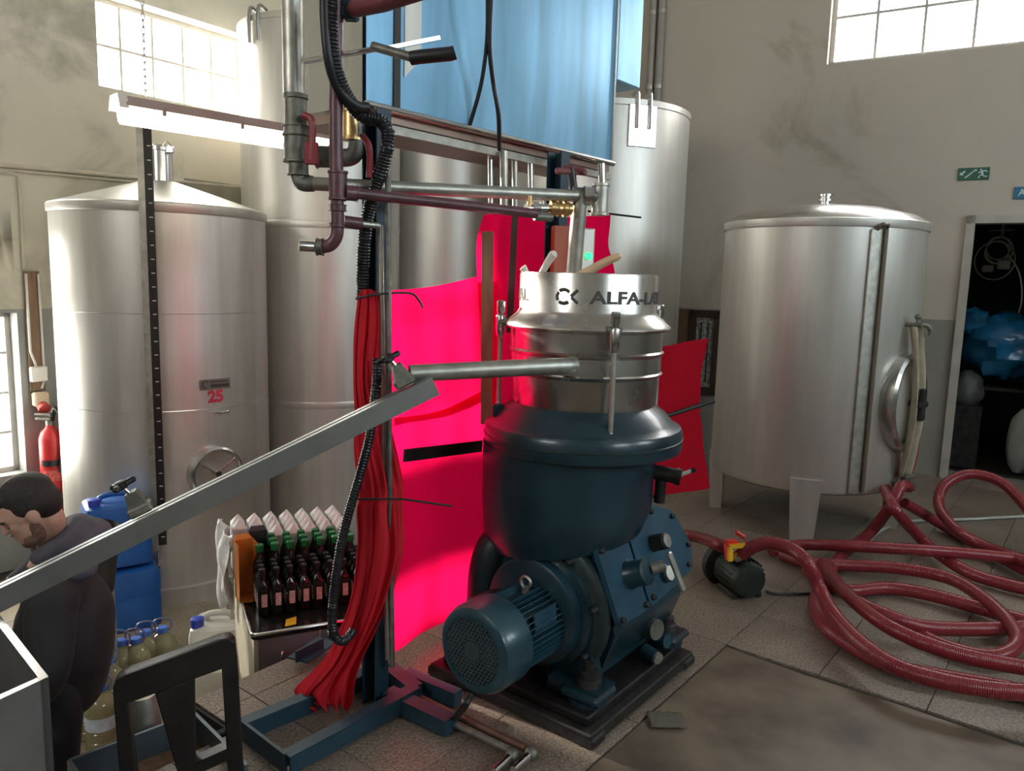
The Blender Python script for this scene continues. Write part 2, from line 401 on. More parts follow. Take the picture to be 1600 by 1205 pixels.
# ================================================================== STRUCTURE
CORNER = Vector((-1.28, 9.56, 0))
DL, NL, OL = Vector((-.581, -.814, 0)), Vector((-.814, .581, 0)), 6.6     # left wall: runs towards the camera on the left
DR, NR, OR_ = Vector((.857, -.515, 0)), Vector((.515, .857, 0)), 7.536    # right wall: runs towards the camera on the right
LOW = -0.8                                                               # lower floor of the tank hall
CEIL = 5.4
def on_wall(px, py, n, off):
    r = ray(px, py); t = off / (r.x * n.x + r.y * n.y); return Vector((r.x * t, r.y * t, r.z * t + CAM_H))
def WLp(px, py, inset=0.0): return on_wall(px, py, NL, OL - inset)
def WRp(px, py, inset=0.0): return on_wall(px, py, NR, OR_ - inset)
def s_of(p, d): return (Vector((p.x, p.y, 0)) - CORNER).dot(d)
def wall(name, o, d, n, s0, s1, z0, z1, holes, th, m):
    mb = MB(axes(o, d, n, UP))
    ss = sorted({s0, s1, *[h[0] for h in holes], *[h[1] for h in holes]}); zs = sorted({z0, z1, *[h[2] for h in holes], *[h[3] for h in holes]})
    for a, b in zip(ss, ss[1:]):
        for c, e in zip(zs, zs[1:]):
            ms, mz = (a + b) / 2, (c + e) / 2
            if any(h[0] < ms < h[1] and h[2] < mz < h[3] for h in holes): continue
            mb.box((ms, th / 2, mz), (b - a, th, e - c))
    bmesh.ops.remove_doubles(mb.bm, verts=mb.bm.verts[:], dist=1e-5)
    seen = {}
    for f in list(mb.bm.faces):                      # drop the faces shared by two neighbouring blocks
        k = tuple(sorted(v.index for v in f.verts))
    return struct(mb.build(name, m))
PAINT_L = wall_mat('wall_paint_left', (.68, .635, .51), (.42, .395, .31), 1.27, (.25, .26, .245), (.33, .335, .31))
PAINT_R = wall_mat('wall_paint_right', (.49, .435, .36), (.34, .29, .22), 1.36, (.25, .235, .205), (.29, .27, .24))
PAINT_B = wall_mat('wall_paint_far', (.50, .47, .40), (.36, .34, .27), 1.2, (.24, .24, .23), (.3, .3, .28))
# openings
wl_a = s_of(WLp(152, 80), DL); wl_b = wl_a - 2.3
wl_z0 = on_wall(178, 147, NL, OL + .2).z; wl_z1 = on_wall(171, 12, NL, OL + .2).z + .05
wr_a = s_of(WRp(1292, 101), DR); wr_b = wr_a + 2.6
wr_z0 = WRp(1292, 101).z; wr_z1 = wr_z0 + 1.25
lw_a = s_of(WLp(33, 600), DL); lw_b = lw_a + 1.1; lw_z0, lw_z1 = -.03, 1.24
d_a = s_of(WRp(1512, 335), DR); d_b = d_a + 1.02; d_z1 = WRp(1512, 337).z
TH = .32
sw_c = s_of(Vector((-4.25, 5.40, 0)), DL) - .18; sw_a, sw_b = sw_c - .37, sw_c + .37     # unseen side openings, added and sized to aim sun at the red cloth
wall('wall_left', CORNER, DL, NL, -.4, 11.6, LOW, CEIL, [(wl_b, wl_a, wl_z0, wl_z1), (lw_a, lw_b, lw_z0, lw_z1), (sw_a, sw_b, 1.42, 1.80), (sw_a, sw_b, 2.2, 3.55)], TH, PAINT_L)
wall('wall_right', CORNER, DR, NR, -.4, 13.0, LOW, CEIL, [(wr_a, wr_b, wr_z0, wr_z1), (d_a, d_b, 0, d_z1)], TH, PAINT_R)
# the two walls behind the photographer, with the same high industrial windows
CS = CORNER + DR * 12.2                                # right-hand wall starts here, parallel to the left wall
side_holes = [(2.2, 4.6, 3.0, 4.8), (6.2, 8.6, 3.0, 4.8)]
wall('wall_side', CS, DL, -NL, -.4, 11.6, LOW, CEIL, side_holes, TH, PAINT_B)
CRr = CORNER + DL * 11.2
rear_holes = [(3.0, 5.0, 3.2, 4.6)]
wall('wall_rear', CRr, DR, -NR, -.4, 13.0, LOW, CEIL, rear_holes, TH, PAINT_B)
mb = MB(axes(CORNER, DR, DL, UP)); mb.box((6.2, 5.6, CEIL + .1), (13.4, 12.6, .2))
struct(mb.build('ceiling', mat('ceiling_paint', (.55, .53, .48), .8)))
# windows -----------------------------------------------------------
PANE_L = pane_mat('dirty_window_glass', .45, (.95, .95, .92))
PANE_R = pane_mat('clear_window_glass', .15, (.97, .98, 1))
PANE_B = pane_mat('glass_blue_light_tint', .15, (.72, .88, 1.0))  # blue tint added to cool the daylight from the side windows
PANE_F = pane_mat('frosted_window_glass', .8, (.95, .95, .95))
def window(name, o, d, n, s0, s1, z0, z1, cols, rows, setb, pm, label, bar=.022):
    """n points outwards; the casement sits setb behind the wall face"""
    M = axes(Vector(o) + n * setb, d, n, UP)
    mb = MB(M); t = .04
    for s in (s0 + t / 2, s1 - t / 2): mb.box((s, 0, (z0 + z1) / 2), (t, .05, z1 - z0))
    for z in (z0 + t / 2, z1 - t / 2): mb.box(((s0 + s1) / 2, 0, z), (s1 - s0, .05, t))
    root = struct(mb.build(name, FRAMEW)); root['label'] = label
    mb = MB(M)
    for i in range(1, cols):
        s = s0 + (s1 - s0) * i / cols; mb.box((s, 0, (z0 + z1) / 2), (bar, .035, z1 - z0))
    for j in range(1, rows):
        z = z0 + (z1 - z0) * j / rows; mb.box(((s0 + s1) / 2, 0, z), (s1 - s0, .03, bar))
    mb.build('glazing_bars', FRAMEW, root)
    for i in range(cols):
        for j in range(rows):
            mb = MB(M); mb.box((s0 + (s1 - s0) * (i + .5) / cols, .004, z0 + (z1 - z0) * (j + .5) / rows), ((s1 - s0) / cols - bar, .001, (z1 - z0) / rows - bar))
            # a single sheet so that light crosses it once
            bmesh.ops.delete(mb.bm, geom=[f for f in mb.bm.faces if abs(f.calc_center_median().dot(n) - (Vector(o) + n * (setb + .0035)).dot(n)) > 2e-4], context='FACES')
            mb.build('pane', pm, root)
    c = Vector(o) + d * ((s0 + s1) / 2) + n * (setb + .06) + UP * ((z0 + z1) / 2)
    portal('daylight_portal', c, -n, s1 - s0, z1 - z0)
    return root
window('window_1', CORNER, DL, NL, wl_b, wl_a, wl_z0, wl_z1, 8, 2, .2, PANE_L, 'high dirty window of small panes above the left tanks')
window('window_2', CORNER, DR, NR, wr_a, wr_b, wr_z0, wr_z1, 7, 3, .12, PANE_R, 'high bright window with blue light above the right tank')
window('window_3', CORNER, DL, NL, lw_a, lw_b, lw_z0, lw_z1, 3, 4, .16, PANE_F, 'low window at the far left behind the man')
window('window_9', CORNER, DL, NL, sw_a, sw_b, 1.42, 1.80, 2, 1, .2, PANE_R, 'small added sun window below the tall one beyond the picture edge')  # added out of view to throw sun on the cloth bottom
window('window_8', CORNER, DL, NL, sw_a, sw_b, 2.2, 3.55, 3, 4, .2, PANE_R, 'tall added sun window in the left wall beyond the picture edge')  # added out of view to throw sun on the upper cloth
for i, h in enumerate(side_holes): window('window_%d' % (4 + i), CS, DL, -NL, *h, 7, 4, .15, PANE_B, 'high window in the wall behind the photographer')
for i, h in enumerate(rear_holes): window('window_%d' % (6 + i), CRr, DR, -NR, *h, 5, 3, .15, PANE_R, 'high window in the rear wall')
# floors -------------------------------------------------------------
PV = -2.6                                               # the machine platform ends here
def UVp(u, v, z=0): return U * u + V * v + UP * z
MUV = axes((0, 0, 0), U, V, UP)
TS = .407; U0 = 3.205 - 20 * TS; V0 = -1.232 - 20 * TS
mb = MB(MUV)
mb.box((6.9, (PV + 9) / 2, LOW / 2 - .006), (11.0, 9 - PV, -LOW - .012))
mb.box((-2.3, (-2.3 + 9) / 2, LOW / 2 - .006), (7.4, 9 + 2.3, -LOW - .012))
floor = struct(mb.build('floor', GROUT)); floor['label'] = 'raised terrazzo floor around the separator'
mb = MB(axes(CORNER, DR, DL, UP)); mb.box((6.2, 5.6, LOW - .112), (13.4, 12.6, .2))
floor2 = struct(mb.build('floor', GROUT)); floor2['label'] = 'lower floor of the tank hall'
def pix(p):
    c = RM.transposed() @ (Vector(p) - Vector((0, 0, CAM_H)))
    if c.z < .1: return None
    return (800 + FPX * c.x / c.z, 602.5 + FPX * c.y / c.z)
def in_view(pts, m=330):
    for p in pts:
        q = pix(p)
        if q and -m < q[0] < 1600 + m and -m < q[1] < 1205 + m: return True
    return False
def tiles(parent, m, z, urange, vrange, ok, th=.012, gap=.003):
    meshes = {}
    for i in range(int((urange[0] - U0) / TS) - 1, int((urange[1] - U0) / TS) + 2):
        for j in range(int((vrange[0] - V0) / TS) - 1, int((vrange[1] - V0) / TS) + 2):
            u0, u1, v0, v1 = U0 + i * TS, U0 + (i + 1) * TS, V0 + j * TS, V0 + (j + 1) * TS
            u0, u1, v0, v1 = max(u0, urange[0]), min(u1, urange[1]), max(v0, vrange[0]), min(v1, vrange[1])
            if u1 - u0 < .03 or v1 - v0 < .03: continue
            c = UVp((u0 + u1) / 2, (v0 + v1) / 2, z)
            if not ok((u0 + u1) / 2, (v0 + v1) / 2, c): continue
            if not in_view([UVp(a, b, z) for a in (u0, u1) for b in (v0, v1)]): continue
            key = (round(u1 - u0, 3), round(v1 - v0, 3))
            if key not in meshes:
                b = MB(MUV); b.box((0, 0, -th / 2), (key[0] - gap, key[1] - gap, th), .0015)
                me = bpy.data.meshes.new('tile'); b.bm.to_mesh(me); b.bm.free(); me.materials.append(m); meshes[key] = me
            o = bpy.data.objects.new('tile', meshes[key]); COL.objects.link(o); o.parent = parent
            o.location = c - WL[parent.name] + Vector((0, 0, random.uniform(-.0012, .0008)))
inside = lambda c, g=0.05: c.x * NL.x + c.y * NL.y < OL - g and c.x * NR.x + c.y * NR.y < OR_ + .2
tiles(floor, TILE, 0.0, (1.41, 10), (PV, 8), lambda u, v, c: inside(c) and not (u < 3.2 and v > -1.232) and c.y < 7.6)
tiles(floor, TILE, 0.0, (-1, 1.41), (-2.3, -1.232), lambda u, v, c: True)
tiles(floor2, TILE2, LOW, (-.5, 6.0), (-6.6, PV), lambda u, v, c: inside(c, .2) and c.y < 6.3)
mb = MB(MUV)
poly = []
for k in range(26): poly.append((3.19 - .02 * abs(math.sin(k * 1.7)), -1.225 + k * .36, -.004))
poly += [(-3, 7.8, -.004), (-3, -1.225, -.004)]
mb.prism(poly, (0, 0, -.01))
mb.build('concrete_patch', CONCRETE, floor)
# doorway and store room --------------------------------------------
MR = axes(CORNER, DR, NR, UP)
mb = MB(MR); fw = .065
mb.box((d_a + fw / 2, .06, d_z1 / 2), (fw, .18, d_z1)); mb.box((d_b - fw / 2, .06, d_z1 / 2), (fw, .18, d_z1)); mb.box(((d_a + d_b) / 2, .06, d_z1 - fw / 2), (d_b - d_a, .18, fw))
door = struct(mb.build('door_1', DOORF)); door['label'] = 'open doorway with cream frame into the dark store room'
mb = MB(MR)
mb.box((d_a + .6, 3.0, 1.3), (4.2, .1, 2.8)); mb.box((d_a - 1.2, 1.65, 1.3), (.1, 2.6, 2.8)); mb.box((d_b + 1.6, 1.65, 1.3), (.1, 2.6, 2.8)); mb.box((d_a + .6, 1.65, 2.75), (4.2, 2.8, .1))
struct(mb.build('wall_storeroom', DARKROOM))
# ================================================================== TANKS
def arc_pt(c, r, az, z):
    a = A2(az); return Vector((c[0] + a.x * r, c[1] + a.y * r, z))
def around(c, az):
    """local frame on a tank's skin: x sideways, y outwards, z up; az is the outward bearing"""
    a = A2(az); return axes((c[0], c[1], 0), UP.cross(a) * -1, a, UP)
# --- tank with the red number
T25 = (-2.70, 5.96); R25 = .75; zt = 2.05
t = thing('storage_tank', 'wide stainless tank with red number 25 and conical lid', 'tank', (*T25, LOW))
M25 = Matrix.Translation((*T25, 0))
mb = MB(M25); mb.lathe([(R25, LOW + .12), (R25, zt), (R25 - .03, zt + .01)], 96, cap0=False, cap1=False); mb.build('tank_body', STEEL, t)
mb = MB(M25); mb.lathe([(R25 + .025, LOW), (R25 + .025, LOW + .13), (R25, LOW + .135)], 96, cap1=False); mb.build('base_ring', STEEL, t)
mb = MB(M25); mb.lathe([(R25 + .006, zt - .06), (R25 + .012, zt - .05), (R25 + .012, zt), (R25 + .004, zt + .008)], 96, cap0=False, cap1=False); mb.build('rim_band', STEEL, t)
mb = MB(M25); mb.lathe([(R25 + .004, zt + .008), (R25 * .5, zt + .13), (.12, zt + .21)], 96, cap0=False); mb.build('conical_lid', STEEL, t)
mb = MB(M25); mb.lathe([(.09, zt + .18), (.09, zt + .43), (.10, zt + .435), (.10, zt + .46), (.08, zt + .475)], 32, cap0=False); nk = mb.build('filling_neck', STEEL_S, t)
mb = MB(M25); mb.box((.1, -.05, zt + .44), (.05, .04, .05), .005); mb.tube([(.06, -.08, zt + .46), (.09, -.08, zt + .5), (.12, -.06, zt + .46)], .006, 6); mb.build('neck_clamp', STEEL_S, nk)
azc = math.degrees(math.atan2(-T25[0], -T25[1]))       # bearing from the tank back to the viewer
def skin_pt(c, r, px, py):
    rr = ray(px, py); a = rr.x ** 2 + rr.y ** 2; b = -2 * (rr.x * c[0] + rr.y * c[1]); k = c[0] ** 2 + c[1] ** 2 - r * r
    D = max(0, b * b - 4 * a * k); tt = (-b - math.sqrt(D)) / (2 * a); return Vector((rr.x * tt, rr.y * tt, rr.z * tt + CAM_H))
def skin_frame(c, r, px, py):
    p = skin_pt(c, r, px, py); a = Vector((p.x - c[0], p.y - c[1], 0)).normalized()
    return axes(p, UP.cross(a), a, UP)       # x sideways (viewer's right), y outwards
for k, (za, zb) in enumerate(((.62, .625), (1.30, 1.305))):
    mb = MB(M25); mb.lathe([(R25, za), (R25 + .002, za + .002), (R25, zb)], 96, cap0=False, cap1=False); mb.build('weld_seam', STEEL_S, t)
Mg = skin_frame(T25, R25, 243, 560)
p_top = P(229, 200, 5.32); p_bot = P(247, 862, 5.32)
g0 = Mg.translation
mb = MB(axes((g0.x, g0.y, 0), Mg.col[0].xyz, Mg.col[1].xyz, UP)); zb, z1 = -.36, p_top.z
mb.box((-.04, .035, (zb + z1) / 2), (.042, .05, z1 - zb)); gauge = mb.build('level_gauge', GALV, t)
mb = MB(axes((g0.x, g0.y, 0), Mg.col[0].xyz, Mg.col[1].xyz, UP)); mb.box((.006, .045, (zb + z1) / 2 + .02), (.052, .02, z1 - zb - .04)); mb.build('gauge_scale', BLACKP, gauge)
for k in range(30):
    z = zb + .1 + k * .092
    if z > z1 - .1: break
    mb = MB(axes((g0.x, g0.y, 0), Mg.col[0].xyz, Mg.col[1].xyz, UP)); mb.box((.012, .056, z), (.022, .003, .006)); mb.build('scale_mark', WHITEP, gauge)
mb = MB(axes((g0.x, g0.y, 0), Mg.col[0].xyz, Mg.col[1].xyz, UP)); mb.cyl((-.03, .03, zb - .14), (-.03, .03, zb + .05), .009); mb.cyl((-.03, -.02, zb - .12), (-.03, .07, zb - .12), .018); mb.build('drain_cock', STEEL_S, gauge)
for (px, py, nm) in ((335, 738, 'manhole'),):
    M = skin_frame(T25, R25, px, py)
    Mx = M @ Matrix.Rotation(math.radians(-90), 4, 'X')          # local z -> outwards
    mb = MB(Mx); rr = .195
    mb.lathe([(rr, -.03), (rr, .05), (rr - .015, .06), (rr - .03, .05), (rr - .03, .02)], 40, cap0=False, cap1=False); mh = mb.build('manhole', STEEL_S, t)
    mb = MB(Mx); mb.lathe([(rr - .03, .02), (rr * .6, .005), (.04, 0)], 40, cap0=False); mb.build('manhole_door', STEEL, mh)
    mb = MB(Mx)
    for a in (90, 215, 325): mb.cyl((0, 0, .035), (rr * .86 * math.cos(math.radians(a)), rr * .86 * math.sin(math.radians(a)), .05), .008)
    mb.cyl((0, 0, 0), (0, 0, .07), .022); mb.build('manhole_spokes', STEEL_S, mh)
def text_mesh(txt, size, ext=.002, bold=0.0):
    cu = bpy.data.curves.new('t', 'FONT'); cu.body = txt; cu.size = size; cu.extrude = ext; cu.offset = bold; cu.align_x = 'CENTER'; cu.align_y = 'CENTER'
    o = bpy.data.objects.new('t', cu); COL.objects.link(o); bpy.context.view_layer.update()
    me = bpy.data.meshes.new_from_object(o.evaluated_get(bpy.context.evaluated_depsgraph_get()))
    vs = [v.co.copy() for v in me.vertices]; fs = [tuple(p.vertices) for p in me.polygons]
    bpy.data.objects.remove(o); bpy.data.curves.remove(cu); bpy.data.meshes.remove(me); return vs, fs
def put_text(M, txt, size, m, parent, name, ext=.002, bold=0.0):
    vs, fs = text_mesh(txt, size, ext, bold); mb = MB(M); mb.add([(v.x, v.z + .002, v.y) for v in vs], fs); return mb.build(name, m, parent)
put_text(skin_frame(T25, R25, 337, 620), '25', .115, REDLABEL, t, 'tank_number', .001, .006)
M = skin_frame(T25, R25, 336, 600); mb = MB(M); mb.box((0, .003, 0), (.225, .006, .075), .002); npz = mb.build('nameplate', mat('nameplate_metal', (.25, .22, .19), .4, .6), t)
mb = MB(M); mb.box((.035, .007, -.012), (.135, .003, .022)); mb.box((.03, .007, .018), (.13, .003, .008)); mb.tube([(-.075 + .025 * math.cos(a), .007, .002 + .025 * math.sin(a)) for a in [0.9 + k * .45 for k in range(10)]], .004, 6); mb.build('plate_print', INK, npz)
M = skin_frame(T25, R25, 342, 643); mb = MB(M); mb.cyl((-.02, 0, 0), (-.02, .05, 0), .009); mb.cyl((-.02, .045, 0), (.03, .055, .004), .007); mb.ball((.035, .055, .004), .014, 10, 8); mb.build('sample_tap', STEEL_S, t)
M = skin_frame(T25, R25, 360, 918); mb = MB(M); mb.cyl((0, -.02, 0), (0, .08, 0), .03); mb.lathe([(.05, .06), (.05, .075)], 24, M=Matrix.Rotation(math.radians(-90), 4, 'X')); mb.build('outlet_valve', STEEL_S, t)
# --- tall tanks in a row behind
def tall_tank(c, r, ztop, label, lug_az, seams, plate=False):
    t = thing('tall_tank', label, 'tank', (*c, LOW), 'tall tanks along the left wall'); M = Matrix.Translation((*c, 0))
    mb = MB(M); mb.lathe([(r, LOW), (r, ztop - .05), (r + .008, ztop - .045), (r + .008, ztop), (r - .02, ztop + .015)], 96, cap0=False, cap1=False); mb.build('tank_body', STEEL, t)
    mb = MB(M); mb.lathe([(r - .02, ztop + .012), (r * .5, ztop + .07), (.02, ztop + .10)], 64, cap0=False); mb.build('tank_lid', STEEL, t)
    for z in seams:
        mb = MB(M); mb.lathe([(r, z), (r + .003, z + .012), (r + .003, z + .05), (r, z + .062)], 96, cap0=False, cap1=False); mb.build('weld_band', STEEL, t)
    ML = around(c, lug_az)
    mb = MB(ML)
    for dx in (-.055, .055): mb.tube(catmull([(dx, r + .02, ztop - .22), (dx, r + .02, ztop - .02), (dx, r - .0, ztop + .06), (dx, r - .07, ztop + .04)], n=5), .014, 8)
    lug = mb.build('lifting_lug', STEEL_S, t)
    if plate:
        mb = MB(ML); mb.box((0, r + .006, ztop - .2), (.24, .012, .32), .004); mb.build('lug_plate', STEEL_S, lug)
    return t
TA, RA = (-1.78, 7.18), .70
TB, RB = (-.73, 8.07), .66
TC, RC = (.72, 6.96), .75
tall_tank(TA, RA, 3.68, 'tall stainless tank right behind the tank numbered 25', 214, (1.98, .45))
tall_tank(TB, RB, 3.9, 'stainless tank with drip streaks seen between the posts above red cloth', 175, (.9,))
tall_tank(TC, RC, 3.02, 'tall bluish stainless tank with two lifting hooks, behind the separator', 161, (.6,), True)
# --- right tank on legs
TR = (2.07, 5.29); RR = .635; z0, z1 = .34, 2.03
t = thing('legged_tank', 'stainless tank on four legs beside the doorway', 'tank', (*TR, 0))
MT = Matrix.Translation((*TR, 0))
mb = MB(MT); mb.lathe([(RR - .06, z0 - .03), (RR - .01, z0 - .01), (RR, z0 + .02), (RR, z1 - .05)], 96, cap0=False, cap1=False); mb.build('tank_body', STEEL, t)
mb = MB(MT); mb.lathe([(0.02, z0 - .05), (RR - .06, z0 - .03)], 64, cap0=False, cap1=False); mb.build('tank_bottom', STEEL, t)
mb = MB(MT); mb.lathe([(RR + .006, z1 - .055), (RR + .010, z1 - .045), (RR + .010, z1 - .005), (RR, z1)], 96, cap0=False, cap1=False); mb.build('rim_band', STEEL, t)
mb = MB(MT); mb.lathe([(RR + .004, z1 - .002), (RR * .9, z1 + .045), (RR * .6, z1 + .095), (RR * .25, z1 + .12), (.05, z1 + .125)], 96, cap0=False); mb.build('domed_lid', STEEL_S, t)
mb = MB(MT); mb.lathe([(.03, z1 + .12), (.03, z1 + .15), (.045, z1 + .152), (.045, z1 + .166), (.034, z1 + .17), (.034, z1 + .18), (.045, z1 + .182), (.045, z1 + .197), (.02, z1 + .2)], 24); mb.build('vent_cap', STEEL_S, t)
az_v = math.degrees(math.atan2(-TR[0], -TR[1]))
for az in (az_v - 2, az_v + 88, az_v + 178, az_v - 92):
    M = around(TR, az); mb = MB(M)
    mb.prism([(-.095, RR - .004, z0 + .075), (.095, RR - .004, z0 + .075), (.07, RR - .03, 0), (-.07, RR - .03, 0)], (0, .012, 0)); mb.prism([(-.095, RR - .10, z0 + .02), (-.095, RR, z0 + .07), (-.07, RR - .025, 0), (-.07, RR - .10, 0)], (.010, 0, 0)); mb.prism([(.085, RR - .10, z0 + .02), (.085, RR, z0 + .07), (.06, RR - .025, 0), (.06, RR - .10, 0)], (.010, 0, 0))
    mb.build('leg', STEEL, t)
Mg = skin_frame(TR, RR, 1357, 540); g0 = Mg.translation; Ma = axes((g0.x, g0.y, 0), Mg.col[0].xyz, Mg.col[1].xyz, UP)
mb = MB(Ma); mb.box((0, .008, 1.15), (.11, .016, 1.62), .003); gg = mb.build('gauge_strip', GALV, t)
mb = MB(Ma); mb.cyl((.03, .03, .36), (.03, .03, 1.96), .012); mb.tube(catmull([(-.02, .0, 1.95), (-.01, .035, 1.985), (.03, .035, 1.985), (.04, .0, 1.95)], n=4), .012, 8); mb.build('sight_tube', mat('sight_tube_plastic', (.14, .115, .08), .3), gg)
Mh = skin_frame(TR, RR, 1408, 628) @ Matrix.Rotation(math.radians(-90), 4, 'X')
mb = MB(Mh @ Matrix.Diagonal((1, 1.5, 1, 1)))
mb.lathe([(.21, -.06), (.21, .05), (.195, .065), (.175, .06), (.17, .03)], 40, cap0=False, cap1=False); mh = mb.build('manhole', STEEL_S, t)
mb = MB(Mh @ Matrix.Diagonal((1, 1.5, 1, 1))); mb.lathe([(.175, .035), (.1, .05), (.03, .055)], 40, cap0=False); mb.build('manhole_door', STEEL, mh)
mb = MB(Mh); mb.cyl((0, 0, .04), (0, 0, .13), .02); mb.box((0, 0, .13), (.04, .20, .035), .008); mb.box((0, 0, .13), (.11, .04, .03), .008); mb.build('clamp_handle', BLACK, mh)
Mt = skin_frame(TR, RR, 1416, 507); mb = MB(Mt); mb.cyl((0, -.02, 0), (0, .10, 0), .016); mb.tube(catmull([(0, .08, 0), (.03, .11, .0), (.06, .12, -.03), (.06, .12, -.06)], n=5), .014, 10); mb.cyl((0, .07, 0), (0, .07, .04), .01); mb.ball((.0, .07, .05), .02, 10, 8); mb.build('tap', GALV_D, t)
Mo = skin_frame(TR, RR, 1398, 752); po = Mo.translation
mb = MB(Mo); mb.cyl((0, -.02, 0), (0, .13, 0), .035); mb.cyl((0, .04, 0), (0, .055, 0), .055); mb.box((.0, .09, .05), (.12, .02, .02), .004); mb.build('outlet_valve', GALV_D, t)
# rag on the tap
def rag_fn(a, b):
    z = b; x = (a - .5) * (.07 + .05 * math.sin(2.2 * b + .4)); 
    base = Mt @ Vector((.015 + .055 * b + x, .05 + .05 * math.sin(3 * b) + .03 * math.sin(9 * a + 3 * b), -.01 - b * .95))
    return base
mb = MB(); mb.grid(rag_fn, 10, 24); rg = mb.build('hanging_rag', RAG); md = rg.modifiers.new('thickness', 'SOLIDIFY'); md.thickness = .006
tag(rg, 'long beige rag hanging from the tap of the legged tank', 'rag')
# ================================================================== SEPARATOR
AX = Vector((.29, 3.05, 0))
MM = axes(AX, V, U, UP)
sep = thing('centrifugal_separator', 'big blue centrifugal separator with stainless hood and electric motor', 'separator', AX)
MA = Matrix.Translation(AX)
# base plate
mb = MB(MM); mb.box((-.012, -.047, .03), (.775, .815, .05), .006); base = mb.build('base_plate', DARKMET, sep)
mb = MB(MM); mb.box((-.012, -.047, .072), (.70, .74, .035), .006); mb.build('base_tray', BLACKP, base)
for (x, y) in ((.33, -.41), (.33, .32), (-.36, -.41), (-.36, .32)):
    mb = MB(MM); mb.box((x, y, .02), (.11, .09, .04), .008); mb.build('mounting_foot', DARKMET, base)
# gear housing
mb = MB(MM)
mb.prism([(-.24, -.24, .15), (.26, -.24, .15), (.325, -.24, .34), (.20, -.24, .625), (.10, -.24, .66), (-.22, -.24, .66), (-.28, -.24, .45)], (0, .60, 0))
bmesh.ops.bevel(mb.bm, geom=mb.bm.edges[:], offset=.025, segments=2, affect='EDGES')
gear = mb.build('gear_housing', MBLUE, sep)
mb = MB(MM); mb.box((.02, .02, .16), (.46, .50, .14), .04); mb.prism([(.12, -.36, .10), (.34, -.36, .10), (.34, -.24, .10), (.12, -.18, .10)], (0, 0, .05)); mb.build('pedestal', MBLUE, sep)
for (x, y) in ((.27, -.31), (.27, .30), (-.27, -.31), (-.27, .30)):
    mb = MB(MM); mb.box((x, y, .125), (.16, .15, .035), .012); mb.lathe([(.075, .09), (.075, .11)], 20, M=Matrix.Translation((x, y, 0))); ft = mb.build('foot', MBLUE, sep)
    mb = MB(MM); mb.lathe([(.05, .14), (.045, .17), (.035, .175), (.035, .2), (.018, .205), (.018, .235)], 16, M=Matrix.Translation((x, y, 0))); mb.build('foot_bolt', DARKMET, ft)
mb = MB(MM); mb.prism([(.10, -.30, .12), (.30, -.30, .12), (.22, -.26, .34), (.05, -.26, .34)], (0, .05, 0)); mb.build('foot_web', MBLUE, sep)
# big round flanges towards the motor
Mrot = axes((.02, 0, .365), (1, 0, 0), (0, 0, 1), (0, -1, 0))        # local z -> -y
mb = MB(MM @ Mrot); mb.lathe([(.27, .20), (.285, .23), (.285, .262), (.265, .272), (.20, .275)], 56, cap0=False); fl = mb.build('drive_flange', MGREEN, sep)
mb = MB(MM @ Mrot); mb.lathe([(.235, .27), (.235, .295), (.205, .30), (.205, .345), (.19, .352)], 48, cap0=False); mb.build('motor_flange', MBLUE, fl)
for k in range(8):
    a = math.pi * 2 * (k + .3) / 8; mb = MB(MM @ Mrot); mb.lathe([(.013, .27), (.013, .30), (.008, .304)], 6, M=Matrix.Translation((.25 * math.cos(a), .25 * math.sin(a), 0))); mb.build('flange_bolt', DARKMET, fl)
# motor
Mm = MM @ axes((.035, 0, .345), (1, 0, 0), (0, 0, 1), (0, -1, 0))
mb = MB(Mm); mb.lathe([(.118, .33), (.118, .575)], 40); mot = mb.build('motor_body', MBLUE, sep)
finm = None
for k in range(44):
    a = 2 * math.pi * k / 44
    if abs(math.sin(a) - 1) < .02: continue
    mb = MB(Mm @ Matrix.Rotation(a, 4, 'Z')); mb.box((.130, 0, .458), (.032, .0045, .225)); mb.build('cooling_fin', MBLUE2, mot)
mb = MB(Mm); mb.lathe([(.150, .55), (.160, .56), (.160, .665), (.150, .688), (.128, .70), (.118, .70), (.118, .69)], 56, cap0=False, cap1=False); fc = mb.build('fan_cover', MBLUE2, sep)
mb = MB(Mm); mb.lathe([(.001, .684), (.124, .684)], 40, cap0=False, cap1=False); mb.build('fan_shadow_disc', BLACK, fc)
mb = MB(Mm); R = .120
for ang in (math.radians(58), math.radians(-58), 0):
    for k in range(-9, 10):
        o = k * .0135
        if abs(o) > R: continue
        h = math.sqrt(R * R - o * o); mb.box((0, 0, 0), (2 * h, .0046, .004), M=Matrix.Translation((0, 0, .694 + .001 * ang)) @ Matrix.Rotation(ang, 4, 'Z') @ Matrix.Translation((0, o, 0)))
mb.lathe([(.034, .690), (.034, .699)], 24); gr = mb.build('fan_grille', mat('grille_grey_blue', (.05, .075, .085), .4), fc, kind='stuff')
mb = MB(Mm); mb.lathe([(.012, .64), (.012, .664)], 10, M=axes((0, .158, 0), (1, 0, 0), (0, 0, 1), (0, -1, 0)) @ Matrix.Translation((0, 0, -.64))); mb.build('cover_screw', mat('pink_paint_dab', (.45, .06, .12), .5), fc)
mb = MB(Mm); mb.tube([(.022 * math.cos(a), .158 + .022 * math.sin(a), .40) for a in [2 * math.pi * k / 14 for k in range(14)]], .006, 8, closed=True); mb.cyl((0, .11, .40), (0, .14, .40), .014); mb.build('eye_bolt', GALV, mot)
mb = MB(Mm); mb.box((-.09, .125, .47), (.11, .05, .11), .01, M=Matrix.Rotation(.45, 4, 'Z')); mb.build('terminal_box', DARKMET, mot)
mb = MB(Mm); mb.box((.125, .055, .44), (.012, .07, .13), .002, M=Matrix.Rotation(.1, 4, 'Z')); mb.build('rating_plate', COVER, mot)
